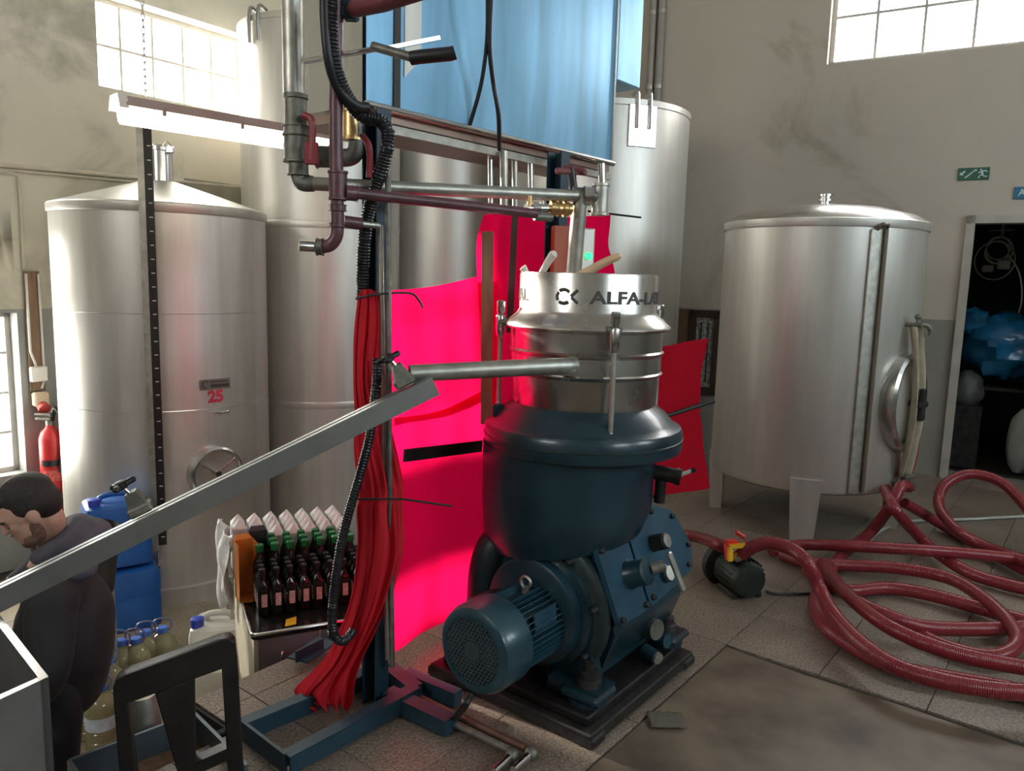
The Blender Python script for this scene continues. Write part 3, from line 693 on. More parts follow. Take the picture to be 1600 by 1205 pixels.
# cover plates on the sloping face
fx, fz = Vector((.325 - .20, 0, .34 - .625)).normalized(), None
sl_top = Vector((.206, 0, .632)); sdir = Vector((.119, 0, -.271)).normalized(); nrm = Vector((sdir.z * -1, 0, sdir.x)).normalized()
Mp = MM @ axes(sl_top + nrm * .004, (0, 1, 0), (-sdir.x, -sdir.y, -sdir.z), nrm)     # x along the machine, y up the slope, z out
def rounded(poly, rad=.03, n=4):
    out = []; N = len(poly)
    for i in range(N):
        p0, p1, p2 = Vector(poly[i - 1]), Vector(poly[i]), Vector(poly[(i + 1) % N])
        a = (p0 - p1).normalized(); b = (p2 - p1).normalized(); r = min(rad, (p0 - p1).length * .4, (p2 - p1).length * .4)
        s, e = p1 + a * r, p1 + b * r
        for k in range(n + 1):
            t = k / n; out.append((s * (1 - t) ** 2 + p1 * 2 * t * (1 - t) + e * t * t))
    return out
def plate(poly, name, m, th=.022, z=0):
    mb = MB(Mp); mb.prism([(p.x, p.y, z) for p in rounded([(x, y, 0) for x, y in poly])], (0, 0, th)); return mb.build(name, m, gear)
pl1 = plate([(-.235, .0), (-.02, .02), (-.02, -.30), (-.235, -.30)], 'gear_cover', COVER)
pl2 = plate([(-.01, .03), (.22, .06), (.38, .0), (.44, -.16), (.39, -.26), (-.01, -.30)], 'gear_cover', COVER, .026)
mb = MB(Mp); mb.prism([(p.x, p.y, -.10) for p in rounded([(-.01, .0, 0), (.22, .02, 0), (.36, -.02, 0), (.41, -.16, 0), (.37, -.24, 0), (-.01, -.28, 0)])], (0, 0, .10)); mb.build('cover_casing', MBLUE, gear)
for pl, pts in ((pl1, ((-.22, -.02), (-.04, .0), (-.22, -.28), (-.04, -.28))), (pl2, ((.02, .01), (.20, .035), (.35, -.02), (.41, -.16), (.36, -.235), (.02, -.27)))):
    for x, y in pts:
        mb = MB(Mp); mb.lathe([(.012, .02), (.012, .038), (.008, .041)], 8, M=Matrix.Translation((x, y, 0))); mb.build('cover_bolt', DARKMET, pl)
def knob(x, y, r, h, nm, m, cap=None):
    mb = MB(Mp); mb.lathe([(r * 1.15, .02), (r, .03), (r, h), (r * .85, h + .006)], 24, M=Matrix.Translation((x, y, 0))); k = mb.build(nm, m, pl2)
    mb = MB(Mp); mb.lathe([(r * .82, h), (r * .82, h + .010), (r * .25, h + .012)], 24, M=Matrix.Translation((x, y, 0))); mb.build('knob_cap', cap or STEEL_S, k)
knob(.145, -.085, .034, .085, 'oil_gauge', DARKMET, GALV)
knob(.155, -.215, .036, .045, 'revolution_counter', MBLUE, WHITEP)
mb = MB(Mp); mb.lathe([(.058, .02), (.052, .03), (.05, .10), (.03, .105)], 28, M=Matrix.Translation((-.075, -.15, 0))); hb = mb.build('brake_hub', MBLUE, pl1)
mb = MB(Mp); mb.cyl((-.045, -.15, .10), (-.01, -.15, .14), .022); mb.build('brake_shaft', GALV_D, hb)
mb = MB(Mp); mb.box((.035, -.20, .14), (.026, .16, .02), .006, M=Matrix.Rotation(.12, 4, 'Z')); mb.build('brake_lever', GALV, hb)
# oil sight and drain on the right
mb = MB(MM); mb.cyl((.24, .13, .215), (.325, .11, .225), .042, n=24); mb.build('oil_sight', GALV_D, gear)
mb = MB(MM); mb.cyl((.26, .20, .14), (.335, .19, .15), .030, n=20); mb.cyl((.28, .10, .13), (.345, .08, .125), .026, n=20); mb.build('oil_drain_plug', MBLUE2, gear)
mb = MB(MM); mb.cyl((.345, .08, .125), (.356, .076, .124), .023, n=20); mb.build('drain_cap', GALV, gear)
# bowl casing
off = Vector((-.055, -.01, 0))
mb = MB(Matrix.Translation(AX + off))
mb.lathe([(.20, .575), (.31, .60), (.335, .66), (.345, .74), (.345, .97)], 72, cap1=False)
for v in mb.bm.verts:                                   # the underside slopes: lower towards the sludge outlet on the left
    lx = v.co.x - AX.x
    if v.co.z < .72: v.co.z += lx * .16
mb.build('bowl_casing', MBLUE, sep)
mb = MB(MA); mb.lathe([(.16, .62), (.20, .70), (.19, .60), (.22, .55)], 40); mb.build('neck_casting', MGREEN, sep)
mb = MB(MA); mb.lathe([(.36, .955), (.392, .962), (.396, .975), (.396, 1.035), (.388, 1.05), (.37, 1.056), (.355, 1.07), (.325, 1.105), (.295, 1.125), (.275, 1.14)], 80, cap0=True, cap1=False); fr = mb.build('casing_hood', MBLUE, sep)
mb = MB(MA); mb.lathe([(.392, 1.0), (.399, 1.004), (.399, 1.010), (.392, 1.014)], 80, cap0=False, cap1=False); mb.build('casing_joint', MGREEN, fr)
# stainless hood with lettering
mb = MB(MA); mb.lathe([(.278, 1.125), (.284, 1.14), (.290, 1.25), (.301, 1.258), (.304, 1.264), (.297, 1.270), (.296, 1.33), (.302, 1.336), (.306, 1.345), (.299, 1.352), (.302, 1.43)], 80, cap0=False, cap1=False); hd = mb.build('lower_drum', DRUM, sep)
mb = MB(MA); mb.lathe([(.302, 1.425), (.324, 1.43), (.327, 1.438), (.324, 1.446), (.306, 1.462), (.280, 1.484), (.270, 1.50), (.270, 1.63), (.267, 1.641), (.260, 1.643), (.256, 1.635), (.256, 1.45)], 80, cap0=False, cap1=False); ud = mb.build('upper_drum', DRUM, sep)
mb = MB(MA); mb.lathe([(.001, 1.47), (.257, 1.47)], 48, cap0=False, cap1=False); mb.build('drum_floor', STEEL, ud)
tocam = Vector((-AX.x, -AX.y, 0)).normalized(); right = Vector((-tocam.y, tocam.x, 0))
def wrap_text(txt, size, th0, th1, z, r, m, parent, name, bold=0.0):
    vs, fs = text_mesh(txt, size, .0012, bold); x0 = min(v.x for v in vs); x1 = max(v.x for v in vs); out = []
    for v in vs:
        a = math.radians(th0 + (th1 - th0) * (v.x - x0) / (x1 - x0)); rr = r + v.z + .0006
        p = AX + (tocam * math.cos(a) + right * math.sin(a)) * rr; out.append((p.x, p.y, z + v.y))
    mb = MB(); mb.add(out, fs); return mb.build(name, m, parent)
LET = mat('dark_stencil_lettering', (.09, .085, .08), .5, .2, .1)
for s0 in (0, -160):
    wrap_text('ALFA-LAVAL', .062, s0 + 1, s0 + 104, 1.553, .2705, LET, ud, 'lettering', .0016)
    # round emblem: an open ring with a slashed tail
    mb = MB(); rr = .2712
    def onr(th, z): 
        a = math.radians(th); p = AX + (tocam * math.cos(a) + right * math.sin(a)) * rr; return Vector((p.x, p.y, z))
    for a0, a1 in ((45, 128), (142, 218), (232, 315)):
        mb.tube([onr(s0 - 19 + 5.6 * math.cos(math.radians(a)), 1.556 + .025 * math.sin(math.radians(a))) for a in range(a0, a1 + 1, 10)], .0065, 6)
    mb.tube([onr(s0 - 13.0, 1.557), onr(s0 - 8.0, 1.581)], .006, 6); mb.tube([onr(s0 - 12.6, 1.553), onr(s0 - 8.0, 1.533)], .006, 6)
    mb.build('round_emblem', LET, ud)
# tie rods
for th, zt, zb in ((17, 1.505, 1.07), (-82, 1.525, 1.12), (119, 1.52, 1.10), (195, 1.5, 1.1)):
    a = math.radians(th); d = tocam * math.cos(a) + right * math.sin(a); p = AX + d * .342
    mb = MB(); mb.cyl((p.x, p.y, zb), (p.x, p.y, zt - .12), .010, n=12); mb.ball((p.x, p.y, zb), .012, 12, 8); rod = mb.build('tie_rod', GALV, sep)
    mb = MB(); mb.lathe([(.012, zt - .14), (.019, zt - .12), (.021, zt - .06), (.019, zt - .055)], 16, M=Matrix.Translation((p.x, p.y, 0))); mb.lathe([(.014, zt - .06), (.014, zt - .045), (.017, zt - .04), (.017, zt + .0), (.012, zt + .004)], 16, M=Matrix.Translation((p.x, p.y, 0))); mb.build('rod_nut', STEEL_S, rod)
    q = AX + d * .30; mb = MB(); mb.box((0, 0, 0), (.05, .05, .018), .004, M=frame((q.x * .4 + p.x * .6, q.y * .4 + p.y * .6, 1.447), d)); mb.build('upper_lug', GALV_D, rod); mb = MB(); mb.box((0, 0, 0), (.05, .03, .05), .006, M=frame((p.x, p.y, zb - .03), d)); mb.build('lower_lug', MBLUE, rod)
# side valve with white lever
q0 = P(1000, 735, 2.98)
mb = MB(); mb.cyl(P(985, 728, 3.02), P(1012, 736, 2.98), .045, n=16); mb.cyl(P(1010, 735, 2.98), P(1060, 745, 2.95), .030, n=16); mb.cyl(P(1056, 744, 2.95), P(1064, 746, 2.945), .034); mb.cyl(P(1033, 748, 2.97), P(1030, 785, 2.97), .022); sv = mb.build('sludge_valve', BLACKP, sep)
mb = MB(); mb.cyl(P(1063, 742, 2.94), P(1080, 736, 2.93), .008); mb.build('valve_lever', WHITEP, sv)
mb = MB(); mb.cyl(P(1078, 737, 2.932), P(1087, 733, 2.93), .009); mb.build('lever_grip', BLACK, sv)
# sludge elbow on the left
mb = MB(); mb.tube(catmull([P(862, 838, 3.0), P(815, 832, 3.0), P(778, 850, 2.98), P(762, 890, 2.97), P(758, 945, 2.97), P(757, 1000, 2.97)], n=7), .075, 24); mb.build('sludge_elbow', mat('dark_elbow_paint', (.012, .022, .026), .4, 0, .3, 12), sep)
# outlet pipe from the drum to the trough
mb = MB(); mb.tube([P(905, 571, 2.80), P(880, 572, 2.74), P(790, 576, 2.66), P(640, 584, 2.55)], .030, 20); op = mb.build('outlet_pipe', GALV, sep)
# ================================================================== TROUGH
hi, lo = P(676, 597, 2.52), P(-60, 958, 2.08)
L = (hi - lo).length; xd = (hi - lo).normalized(); yd = UP.cross(xd).normalized(); zd = xd.cross(yd)
Mt_ = axes(lo, xd, yd, zd)
tr = thing('steel_trough', 'long sloping steel trough carrying oil from the separator outlet', 'trough', lo)
mb = MB(Mt_); wv, hv, th = .062, .060, .004
for s in (-1, 1): mb.box((L / 2, s * wv / 2, hv / 2 - .04), (L, th, hv)); mb.box((L / 2, s * (wv / 2 - .012), hv - .04), (L, .024, th))
mb.box((L / 2, 0, -.04), (L, wv, th)); mb.box((L - .002, 0, hv / 2 - .045), (th, wv, hv - .01)); mb.build('channel', mat('trough_steel', (.33, .335, .325), .4, .8, .1, 8), tr)
def clamp(x, nm):
    mb = MB(Mt_); mb.box((x, 0, .045), (.07, .05, .03), .006); mb.prism([(x - .03, -.02, .05), (x + .03, -.02, .05), (x + .016, -.02, .105), (x - .016, -.02, .105)], (0, .04, 0)); c = mb.build('clamp', GALV_D, tr)
    mb = MB(Mt_); mb.cyl((x, 0, .09), (x - .012, 0, .13), .007); mb.build('clamp_screw', STEEL_S, c)
    mb = MB(Mt_ @ Matrix.Translation((x - .014, 0, .135)))
    for k in range(3): mb.box((.02, 0, 0), (.05, .02, .018), .006, M=Matrix.Rotation(2.09 * k + .3, 4, 'Z'))
    mb.lathe([(.016, -.012), (.02, .01), (.012, .014)], 14); mb.build('clamp_knob', BLACK, c)
clamp(L - .085, 'a')
def at_px(px):
    best = min(range(200), key=lambda k: abs((pix(lo + xd * (L * k / 199)) or (9e9,))[0] - px)); return L * best / 199
clamp(at_px(232), 'b')
# ================================================================== HEADER TANK AND FRAME
K = P(572, 165, 2.75); Q = P(955, 252, 3.95); zb = (K.z + Q.z) / 2
bx = Vector((Q.x - K.x, Q.y - K.y, 0)); BL = bx.length; bx.normalize(); by = UP.cross(bx)     # by points to the back-left
MBx = axes((K.x, K.y, zb), bx, by, UP)
ht = thing('header_tank', 'large square stainless header tank on posts above the separator', 'tank', (K.x, K.y, zb))
mb = MB(MBx)
def bent(a, b):                                          # slightly dished front sheet
    return (a * BL, -.012 * math.sin(math.pi * a) * math.sin(math.pi * min(1, b * 1.3)), b * 1.15)
mb.box((BL / 2, .23, .575), (BL, .42, 1.15)); mb.build('tank_walls', STEEL_SIDE, ht)
mb = MB(MBx); mb.grid(bent, 24, 16); mb.build('front_sheet', STEEL_REFL, ht)
mb = MB(MBx); mb.cyl((-.01, -.012, -.005), (BL, -.012, -.005), .014, n=16); rm = mb.build('rim_bar', STEEL_S, ht)
mb = MB(MBx); mb.box((BL / 2, .21, -.03), (BL, .40, .03)); mb.build('tank_bottom', mat('copper_reflection_steel', (.45, .33, .28), .35, .9), ht)  # coppery reflection on the underside put into its colour
mb = MB(MBx); mb.box((BL * .5 + .04, .03, -.065), (BL * .98, .035, .03)); mb.build('support_angle', GALV, ht)
mb = MB(MBx); mb.box((.135, -.004, .42), (.03, .008, .86)); mb.build('level_slot', BLACKP, ht)
mb = MB(MBx); mb.prism([(.17, -.003, .12), (.25, -.003, .2), (.25, -.003, .85), (.17, -.003, .85)], (0, -.004, 0)); mb.build('patch_sheet', STEEL, ht)
mb = MB(MBx); mb.box((BL - .012, -.006, .57), (.012, .012, 1.14)); mb.build('corner_weld', STEEL_S, ht)
# smaller tank behind on the right
K2 = P(964, 125, 4.02); Q2 = P(1008, 138, 4.30); b2 = bx.copy(); B2 = .225; n2 = UP.cross(b2)
mb = MB(axes((K2.x, K2.y, K2.z), b2, n2, UP)); mb.box((B2 / 2, .2, .45), (B2, .4, .9), .006); o = mb.build('side_tank', STEEL_REFL)
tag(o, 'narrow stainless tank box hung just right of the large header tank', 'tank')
# frame
def beam(mb, a, b, wd, h, up=UP):
    a, b = Vector(a), Vector(b); x = (b - a); l = x.length; x.normalize()
    y = up.cross(x); y = y.normalized() if y.length > 1e-4 else Vector((1, 0, 0)); z = x.cross(y)
    mb.box((l / 2, 0, 0), (l, wd, h), M=axes(a, x, y, z))
fr = thing('blue_steel_frame', 'dark blue steel frame of posts and floor channels carrying the header tank', 'frame', F(600, 1095))
Pp = F(598, 1092)
mb = MB(MUV); 
def post(name, p, z0, z1, m=BLUEPOST):
    mb = MB(axes((p.x, p.y, 0), bx, by, UP)); hh = z1 - z0
    mb.box((0, 0, z0 + hh / 2), (.008, .075, hh)); mb.box((-.03, -.036, z0 + hh / 2), (.06, .006, hh)); mb.box((-.03, .036, z0 + hh / 2), (.06, .006, hh)); return mb.build(name, m, fr)
post('post', Vector((-.468, 2.74, 0)), 0, zb - .03)
post('post', Vector((.195, 3.50, 0)), 0, zb - .03)
def channel(a, b, w1=.05):
    mb = MB(); a, b = Vector(a), Vector(b); d = (b - a).normalized(); s = UP.cross(d)
    beam(mb, a, b, w1, .006); beam(mb, a + s * w1 / 2 - UP * .03, b + s * w1 / 2 - UP * .03, .006, .06); beam(mb, a - s * w1 / 2 - UP * .03, b - s * w1 / 2 - UP * .03, .006, .06); return mb
a1, b1 = F(378, 1128, .075), F(604, 1036, .075); a2, b2_ = F(446, 1180, .075), F(650, 1072, .075)
channel(a1, b1).build('floor_channel', BLUEPOST, fr); channel(a2, b2_).build('floor_channel', BLUEPOST, fr)
mb = MB(); beam(mb, a1 - UP * .03, a2 - UP * .03, .012, .07); mb.build('end_plate', BLUEPOST, fr)
mb = MB(); beam(mb, b1 - UP * .03, b2_ - UP * .03, .06, .06); mb.build('cross_channel', BLUEPOST, fr)
mb = MB(); beam(mb, F(606, 1088, .04), F(704, 1134, .04), .06, .06); mb.build('cross_channel', BLUEPOST, fr); mb = MB(); beam(mb, F(634, 1058, .04), F(716, 1092, .04), .045, .06); mb.build('cross_channel', BLUEPOST, fr)
mb = MB(); beam(mb, F(465, 1032, .04), F(512, 1000, .04), .10, .008); beam(mb, F(462, 1027, .06), F(505, 1006, .06), .008, .05); mb.build('anchor_bracket', BLUEPOST, fr)
mb = MB(); beam(mb, P(632, 712, 2.92), P(752, 697, 3.36), .012, .05); mb.build('cross_bar', BLACKP, fr)
mb = MB(); mb.cyl(F(362, 1138, .04), F(334, 1148, .04), .009); mb.cyl(F(337, 1147, .04), F(331, 1149, .04), .016, n=6); mb.build('anchor_bolt', BLACK, fr)
# ================================================================== PIPES
def pipe(name, pts, r, m, label=None, cat='pipe', parent=None, n=14, smooth=False):
    mb = MB(); mb.tube(catmull(pts, n=6) if smooth else pts, r, n); o = mb.build(name, m, parent)
    if parent is None: tag(o, label, cat)
    return o
def collar(px, py, y, dr, r, h, m, parent, name='pipe_coupling'):
    c = P(px, py, y); d = Vector(dr).normalized(); mb = MB(); mb.tube([c - d * h / 2, c - d * h * .42, c - d * h * .4, c + d * h * .4, c + d * h * .42, c + d * h / 2], lambda t, i: r * (1.12 if i in (0, 1, 4, 5) else 1.0), 14); return mb.build(name, m, parent)
gp = thing('galvanised_feed_pipe', 'thick grey galvanised pipe coming down at the left of the header tank', 'pipe', P(475, 290, 2.6))
pipe('vertical_pipe', [P(456, -40, 2.6), P(459, 150, 2.6)], .034, GALV, parent=gp)
va = collar(462, 190, 2.6, UP, .036, .17, GALV_D, gp, 'ball_valve')
collar(463, 232, 2.6, UP, .040, .09, GALV_D, gp); collar(464, 205, 2.6, UP, .043, .03, GALV_D, gp)
collar(466, 262, 2.6, UP, .033, .05, GALV_D, gp)
pipe('elbow', catmull([P(466, 265, 2.6), P(468, 282, 2.6), P(476, 287, 2.6), P(490, 287, 2.6)], n=5), .026, GALV_D, parent=gp)
pipe('horizontal_pipe', [P(486, 287, 2.6), P(700, 297, 2.78), P(900, 306, 2.98)], .022, GALV, parent=gp)
mb = MB(); mb.tube(catmull([P(475, 180, 2.55), P(487, 188, 2.54), P(488, 215, 2.54), P(486, 250, 2.54)], n=5), .012, 10); mb.box((0, 0, 0), (.045, .012, .07), .004, M=Matrix.Translation(P(487, 240, 2.535))); mb.build('valve_handle', VALVERED, va)
br = pipe('branch_pipe', catmull([P(498, 245, 2.7), P(520, 245, 2.7), P(545, 246, 2.7), P(556, 236, 2.7), P(557, 215, 2.7), P(556, 190, 2.7)], n=4), .030, GALV_D, parent=gp)
collar(506, 245, 2.7, (1, 0, 0), .036, .05, GALV_D, gp); collar(551, 196, 2.7, UP, .036, .10, BRASS, gp)
mb = MB(); mb.tube(catmull([P(566, 212, 2.62), P(575, 225, 2.6), P(578, 250, 2.6), P(577, 278, 2.6)], n=5), .011, 10); mb.build('valve_handle', VALVERED, gp)
pp = thing('purple_pipe', 'purple-brown painted pipe with bent outlet hanging in front of the post', 'pipe', P(490, 385, 2.52))
pipe('vertical_pipe', catmull([P(526, -20, 2.52), P(526, 40, 2.52), P(525, 200, 2.52), P(527, 320, 2.52), P(527, 350, 2.52), P(525, 370, 2.52), P(515, 383, 2.52), P(497, 386, 2.52)], n=5), .0215, PURPLE, parent=pp, n=16)
collar(528, 290, 2.52, UP, .029, .09, PURPLE, pp); collar(528, 325, 2.52, UP, .026, .02, PURPLE, pp); collar(527, 352, 2.52, UP, .025, .012, PURPLE, pp)
collar(500, 386, 2.52, (1, 0, 0), .026, .02, GALV_D, pp)
pipe('outlet_nozzle', [P(498, 386, 2.52), P(480, 385, 2.5), P(467, 384, 2.49)], .017, STEEL_S, parent=pp)
pipe('horizontal_pipe', [P(536, 300, 2.53), P(700, 318, 2.72), P(838, 334, 2.88)], .018, PURPLE, parent=pp)
collar(548, 302, 2.53, (1, .6, 0), .024, .04, PURPLE, pp)
pipe('stub', [P(536, 346, 2.55), P(565, 350, 2.58)], .020, PURPLE, parent=pp); pipe('stub', [P(565, 350, 2.58), P(592, 353, 2.62)], .011, GALV, parent=pp)
mb = MB(); mb.box((0, 0, 0), (.05, .05, .06), .008, M=Matrix.Translation(P(548, 16, 2.52))); mb.build('pipe_clamp', BLUEPOST, pp)
o = pipe('red_brown_pipe', [P(552, 14, 2.5), P(600, 4, 2.42), P(680, -22, 2.32)], .026, REDBROWN, 'short thick red-brown pipe at the top edge over the header tank')
# conduit tubes beside the post
pipe('thin_conduit', [P(594, 352, 2.64), P(600, 720, 2.64), P(606, 1030, 2.66)], .010, GALV, 'pale thin steel tube on the left of the two beside the post')
pipe('thin_conduit', [P(606, 225, 2.62), P(608, 700, 2.62), P(613, 1042, 2.66)], .010, GALV_D, 'dark thin steel tube on the right of the two beside the post')
# rods below the header tank
for i, (px, y0, y1, yy, r, lab) in enumerate(((766, 238, 330, 3.35, .011, 'first bright thin tube below the header tank, from the left'), (787, 236, 328, 3.3, .017, 'second and brownish tube below the header tank, from the left'), (804, 244, 326, 3.42, .013, 'third dark tube below the header tank, from the left'), (829, 246, 300, 3.5, .013, 'fourth bright tube with bolts below the header tank'), (940, 256, 300, 3.8, .020, 'fifth and thickest bright tube below the header tank, at its right corner'))):
    pipe('drop_tube', [P(px, y0, yy), P(px + 1, y1, yy)], r, STEEL_S if i in (0, 3, 4) else GALV, lab)
# feed fittings above the drum
ff = thing('feed_fittings', 'brass and steel pipe fittings leading down into the separator drum', 'pipe', P(897, 425, 3.02))
pipe('inlet_tube', [P(907, 306, 3.0), P(901, 370, 3.02), P(893, 470, 3.04)], .030, GALV, parent=ff)
collar(903, 306, 3.0, (.9, .2, 0), .032, .05, GALV_D, ff, 'tee_fitting')
pipe('union', [P(905, 306, 3.0), P(940, 308, 3.02)], .027, GALV_D, parent=ff); collar(920, 307, 3.0, (1, 0, 0), .036, .035, STEEL_S, ff); collar(938, 312, 3.02, UP, .032, .12, GALV, ff, 'tee_fitting')
pipe('valve_stem', [P(892, 262, 3.0), P(897, 300, 3.0)], .016, BLACKP, parent=ff)
mb = MB(); mb.box((0, 0, 0), (.12, .03, .022), .004, M=frame(P(892, 268, 3.0), (1, .2, 0))); mb.cyl(P(880, 262, 3.0), P(912, 268, 3.0), .014); mb.build('valve_handle', REDBROWN, ff)
pipe('brass_body', [P(862, 326, 2.95), P(892, 327, 2.98)], .022, BRASS, parent=ff); collar(866, 326, 2.95, (1, .2, 0), .027, .03, BRASS, ff); collar(884, 327, 2.97, (1, .2, 0), .027, .02, BRASS, ff)
pipe('steel_nipple', [P(822, 326, 2.88), P(862, 326, 2.95)], .017, STEEL_S, parent=ff); collar(838, 326, 2.9, (1, .2, 0), .022, .03, STEEL_S, ff)
pipe('small_cock', [P(827, 324, 2.88), P(828, 306, 2.88)], .010, BRASS, parent=ff); pipe('small_cock', [P(852, 322, 2.92), P(851, 310, 2.92), P(858, 308, 2.92)], .005, GALV_D, parent=ff)
mb = MB(); mb.cyl(P(835, 338, 2.9), P(862, 340, 2.93), .016); mb.build('lower_union', GALV_D, ff)
# lever on the header tank
lv = thing('tank_lever', 'steel lever with black grip on the front of the header tank', 'lever', P(620, 75, 2.55))
pipe('lever_rod', [P(476, 96, 2.72), P(590, 76, 2.5)], .009, STEEL_S, parent=lv); pipe('lever_arm', [P(582, 72, 2.5), P(645, 90, 2.46)], .014, GALV_D, parent=lv)
mb = MB(); beam(mb, P(598, 77, 2.5), P(684, 60, 2.62), .03, .012); mb.build('lever_blade', STEEL_S, lv)
pipe('lever_grip', [P(642, 91, 2.455), P(655, 89, 2.45), P(705, 84, 2.43), P(711, 82, 2.43)], .021, BLACK, parent=lv)
# two thin cables over the tank front
pipe('thin_cable', catmull([P(762, -20, 3.0), P(761, 60, 3.05), P(752, 130, 3.1), P(734, 196, 3.15)], n=6), .008, BLACK, 'thin black cable over the tank front, bending left', 'cable')
pipe('thin_cable', catmull([P(768, -20, 3.0), P(765, 70, 3.05), P(771, 130, 3.1), P(779, 180, 3.12), P(780, 235, 3.2)], n=6), .009, BLACK, 'thin dark cable over the tank front, bending right', 'cable')
# corrugated hoses
def corr(name, pts, r, m, label, pitch=.0105, parent=None):
    mb = MB(); c = catmull(pts, step=pitch / 3.0); mb.tube(c, lambda t, i: r * (1.0 if (t / pitch) % 1 < .55 else .84), 12); o = mb.build(name, m, angle=80); tag(o, label, 'hose'); return o
corr('corrugated_hose', [P(516, -30, 2.45), P(515, 20, 2.45), P(520, 90, 2.46), P(536, 140, 2.5), P(562, 178, 2.56), P(592, 188, 2.6), P(606, 205, 2.6), P(603, 240, 2.6), P(585, 300, 2.62), P(572, 350, 2.64), P(567, 420, 2.66), P(567, 470, 2.67)], .024, CORR, 'black corrugated hose curving under the corner of the header tank')
corr('corrugated_hose', [P(590, 560, 2.56), P(588, 600, 2.56), P(578, 680, 2.56), P(560, 750, 2.54), P(540, 820, 2.53), P(528, 880, 2.53), P(520, 950, 2.53), P(520, 985, 2.53), P(528, 1000, 2.54), P(540, 1000, 2.55), P(552, 985, 2.58)], .017, CORR, 'black corrugated hose hanging in front of the twisted red cloth')
pipe('black_hose', catmull([P(508, -20, 2.44), P(508, 30, 2.44), P(514, 95, 2.45), P(530, 140, 2.49), P(556, 165, 2.52), P(574, 168, 2.55)], n=6), .017, BLACK, 'smooth black hose beside the corrugated one at the tank corner', 'hose')
# floor pipes and motor cable
pipe('floor_pipe', [F(600, 1078, .03), F(795, 1172, .03)], .014, GALV_D, 'left one of two thin pipes lying on the floor by the motor')
pipe('floor_pipe', [F(640, 1083, .03), F(822, 1170, .03)], .014, mat('rusty_pipe', (.16, .08, .055), .5, .5, .3, 14), 'right and rusty one of two thin pipes lying on the floor by the motor')
for k, (a, b) in enumerate((((772, 1207), (800, 1180)), ((802, 1204), (830, 1178)))):
    o = pipe('steel_nipple', [F(*a, .03), F(*b, .03)], .014, STEEL_S, ('left' if k == 0 else 'right') + ' shiny pipe end at the bottom edge below the motor')
    mb = MB(); c = F(*b, .03); mb.ball(c, .024, 10, 8); mb.build('pipe_elbow', GALV_D, o)
pipe('motor_cable', catmull([P(735, 1085, 2.42), P(725, 1105, 2.40), F(705, 1125, .02), F(680, 1132, .02), F(655, 1122, .02), F(628, 1100, .03), F(612, 1080, .05)], n=6), .013, BLACK, 'black cable running from the motor along the floor to the post', 'cable')
# ================================================================== RED CLOTHS
def crow(pts, t):
    n = len(pts) - 1; x = min(max(t, 0), 1) * n; i = min(int(x), n - 1); f = x - i
    p1, p2 = pts[i], pts[i + 1]; p0 = pts[i - 1] if i > 0 else p1 * 2 - p2; p3 = pts[i + 2] if i + 2 <= n else p2 * 2 - p1
    return 0.5 * ((2 * p1) + (p2 - p0) * f + (2 * p0 - 5 * p1 + 4 * p2 - p3) * f * f + (3 * p1 - p0 - 3 * p2 + p3) * f ** 3)
def cloth(name, rows, m, label, folds=lambda a, b: 0.0, nu=40, nv=50, dirn=(.4, -.9, 0), nz=.006, seed=0.0):
    rows = [[Vector(p) for p in r] for r in rows]; dn = Vector(dirn).normalized()
    def fn(a, b):
        q = [crow(r, b) for r in rows]; p = crow(q, a)
        return p + dn * (folds(a, b) + nz * noise.noise(p * 7 + Vector((seed, 0, 0))) * 2)
    mb = MB(); mb.grid(fn, nu, nv); o = mb.build(name, m, angle=180, normals=False); tag(o, label, 'cloth', 'red cloths hung around the separator'); return o
def drape(k, amp, ph=0.0, pw=1.0): return lambda a, b: amp * math.sin(k * b * 6.28 + ph + 1.3 * a) * (a ** pw)
cloth('red_cloth_panel', [[P(601, 455, 2.98), P(680, 447, 3.25), P(754, 430, 3.55)], [P(602, 540, 2.98), P(680, 532, 3.25), P(754, 520, 3.55)], [P(606, 660, 2.98), P(690, 646, 3.25), P(772, 610, 3.53)]], CLOTH, 'bright pink-red cloth stretched between the posts, upper of the two panels', lambda a, b: .015 * math.sin(5 * b) * a, nz=.004)
cloth('red_cloth_panel', [[P(604, 655, 2.93), P(690, 641, 3.2), P(774, 600, 3.49)], [P(606, 760, 2.95), P(690, 748, 3.22), P(772, 735, 3.5)], [P(604, 900, 2.97), P(680, 880, 3.22), P(765, 860, 3.5)], [P(605, 1020, 2.98), P(680, 982, 3.24), P(748, 940, 3.5)]], CLOTH, 'lower red cloth panel hanging beside the motor down to the floor', drape(1.2, .018), nz=.006, seed=3)
cloth('red_cloth_panel', [[P(752, 336, 3.44), P(800, 334, 3.56), P(880, 340, 3.72), P(957, 334, 3.86)], [P(742, 380, 3.44), P(800, 390, 3.56), P(880, 392, 3.72), P(954, 380, 3.86)], [P(744, 440, 3.44), P(805, 450, 3.56), P(880, 460, 3.72), P(962, 440, 3.86)], [P(760, 650, 3.5), P(810, 650, 3.58), P(880, 650, 3.72), P(960, 640, 3.86)]], CLOTH, 'red cloth hung high behind the drum below the header tank', lambda a, b: .03 * math.sin(11 * b + 1) * (1 - .6 * a), nz=.008, seed=5)
cloth('red_cloth_panel', [[P(990, 548, 3.9), P(1065, 536, 4.05), P(1108, 528, 4.2)], [P(990, 556, 3.88), P(1065, 548, 4.02), P(1104, 540, 4.18)], [P(990, 640, 3.9), P(1060, 640, 4.05), P(1092, 625, 4.2)], [P(990, 775, 3.92), P(1060, 772, 4.05), P(1106, 762, 4.2)]], CLOTH2, 'dull red cloth between the separator and the legged tank', drape(1.0, .02), nz=.008, seed=8)
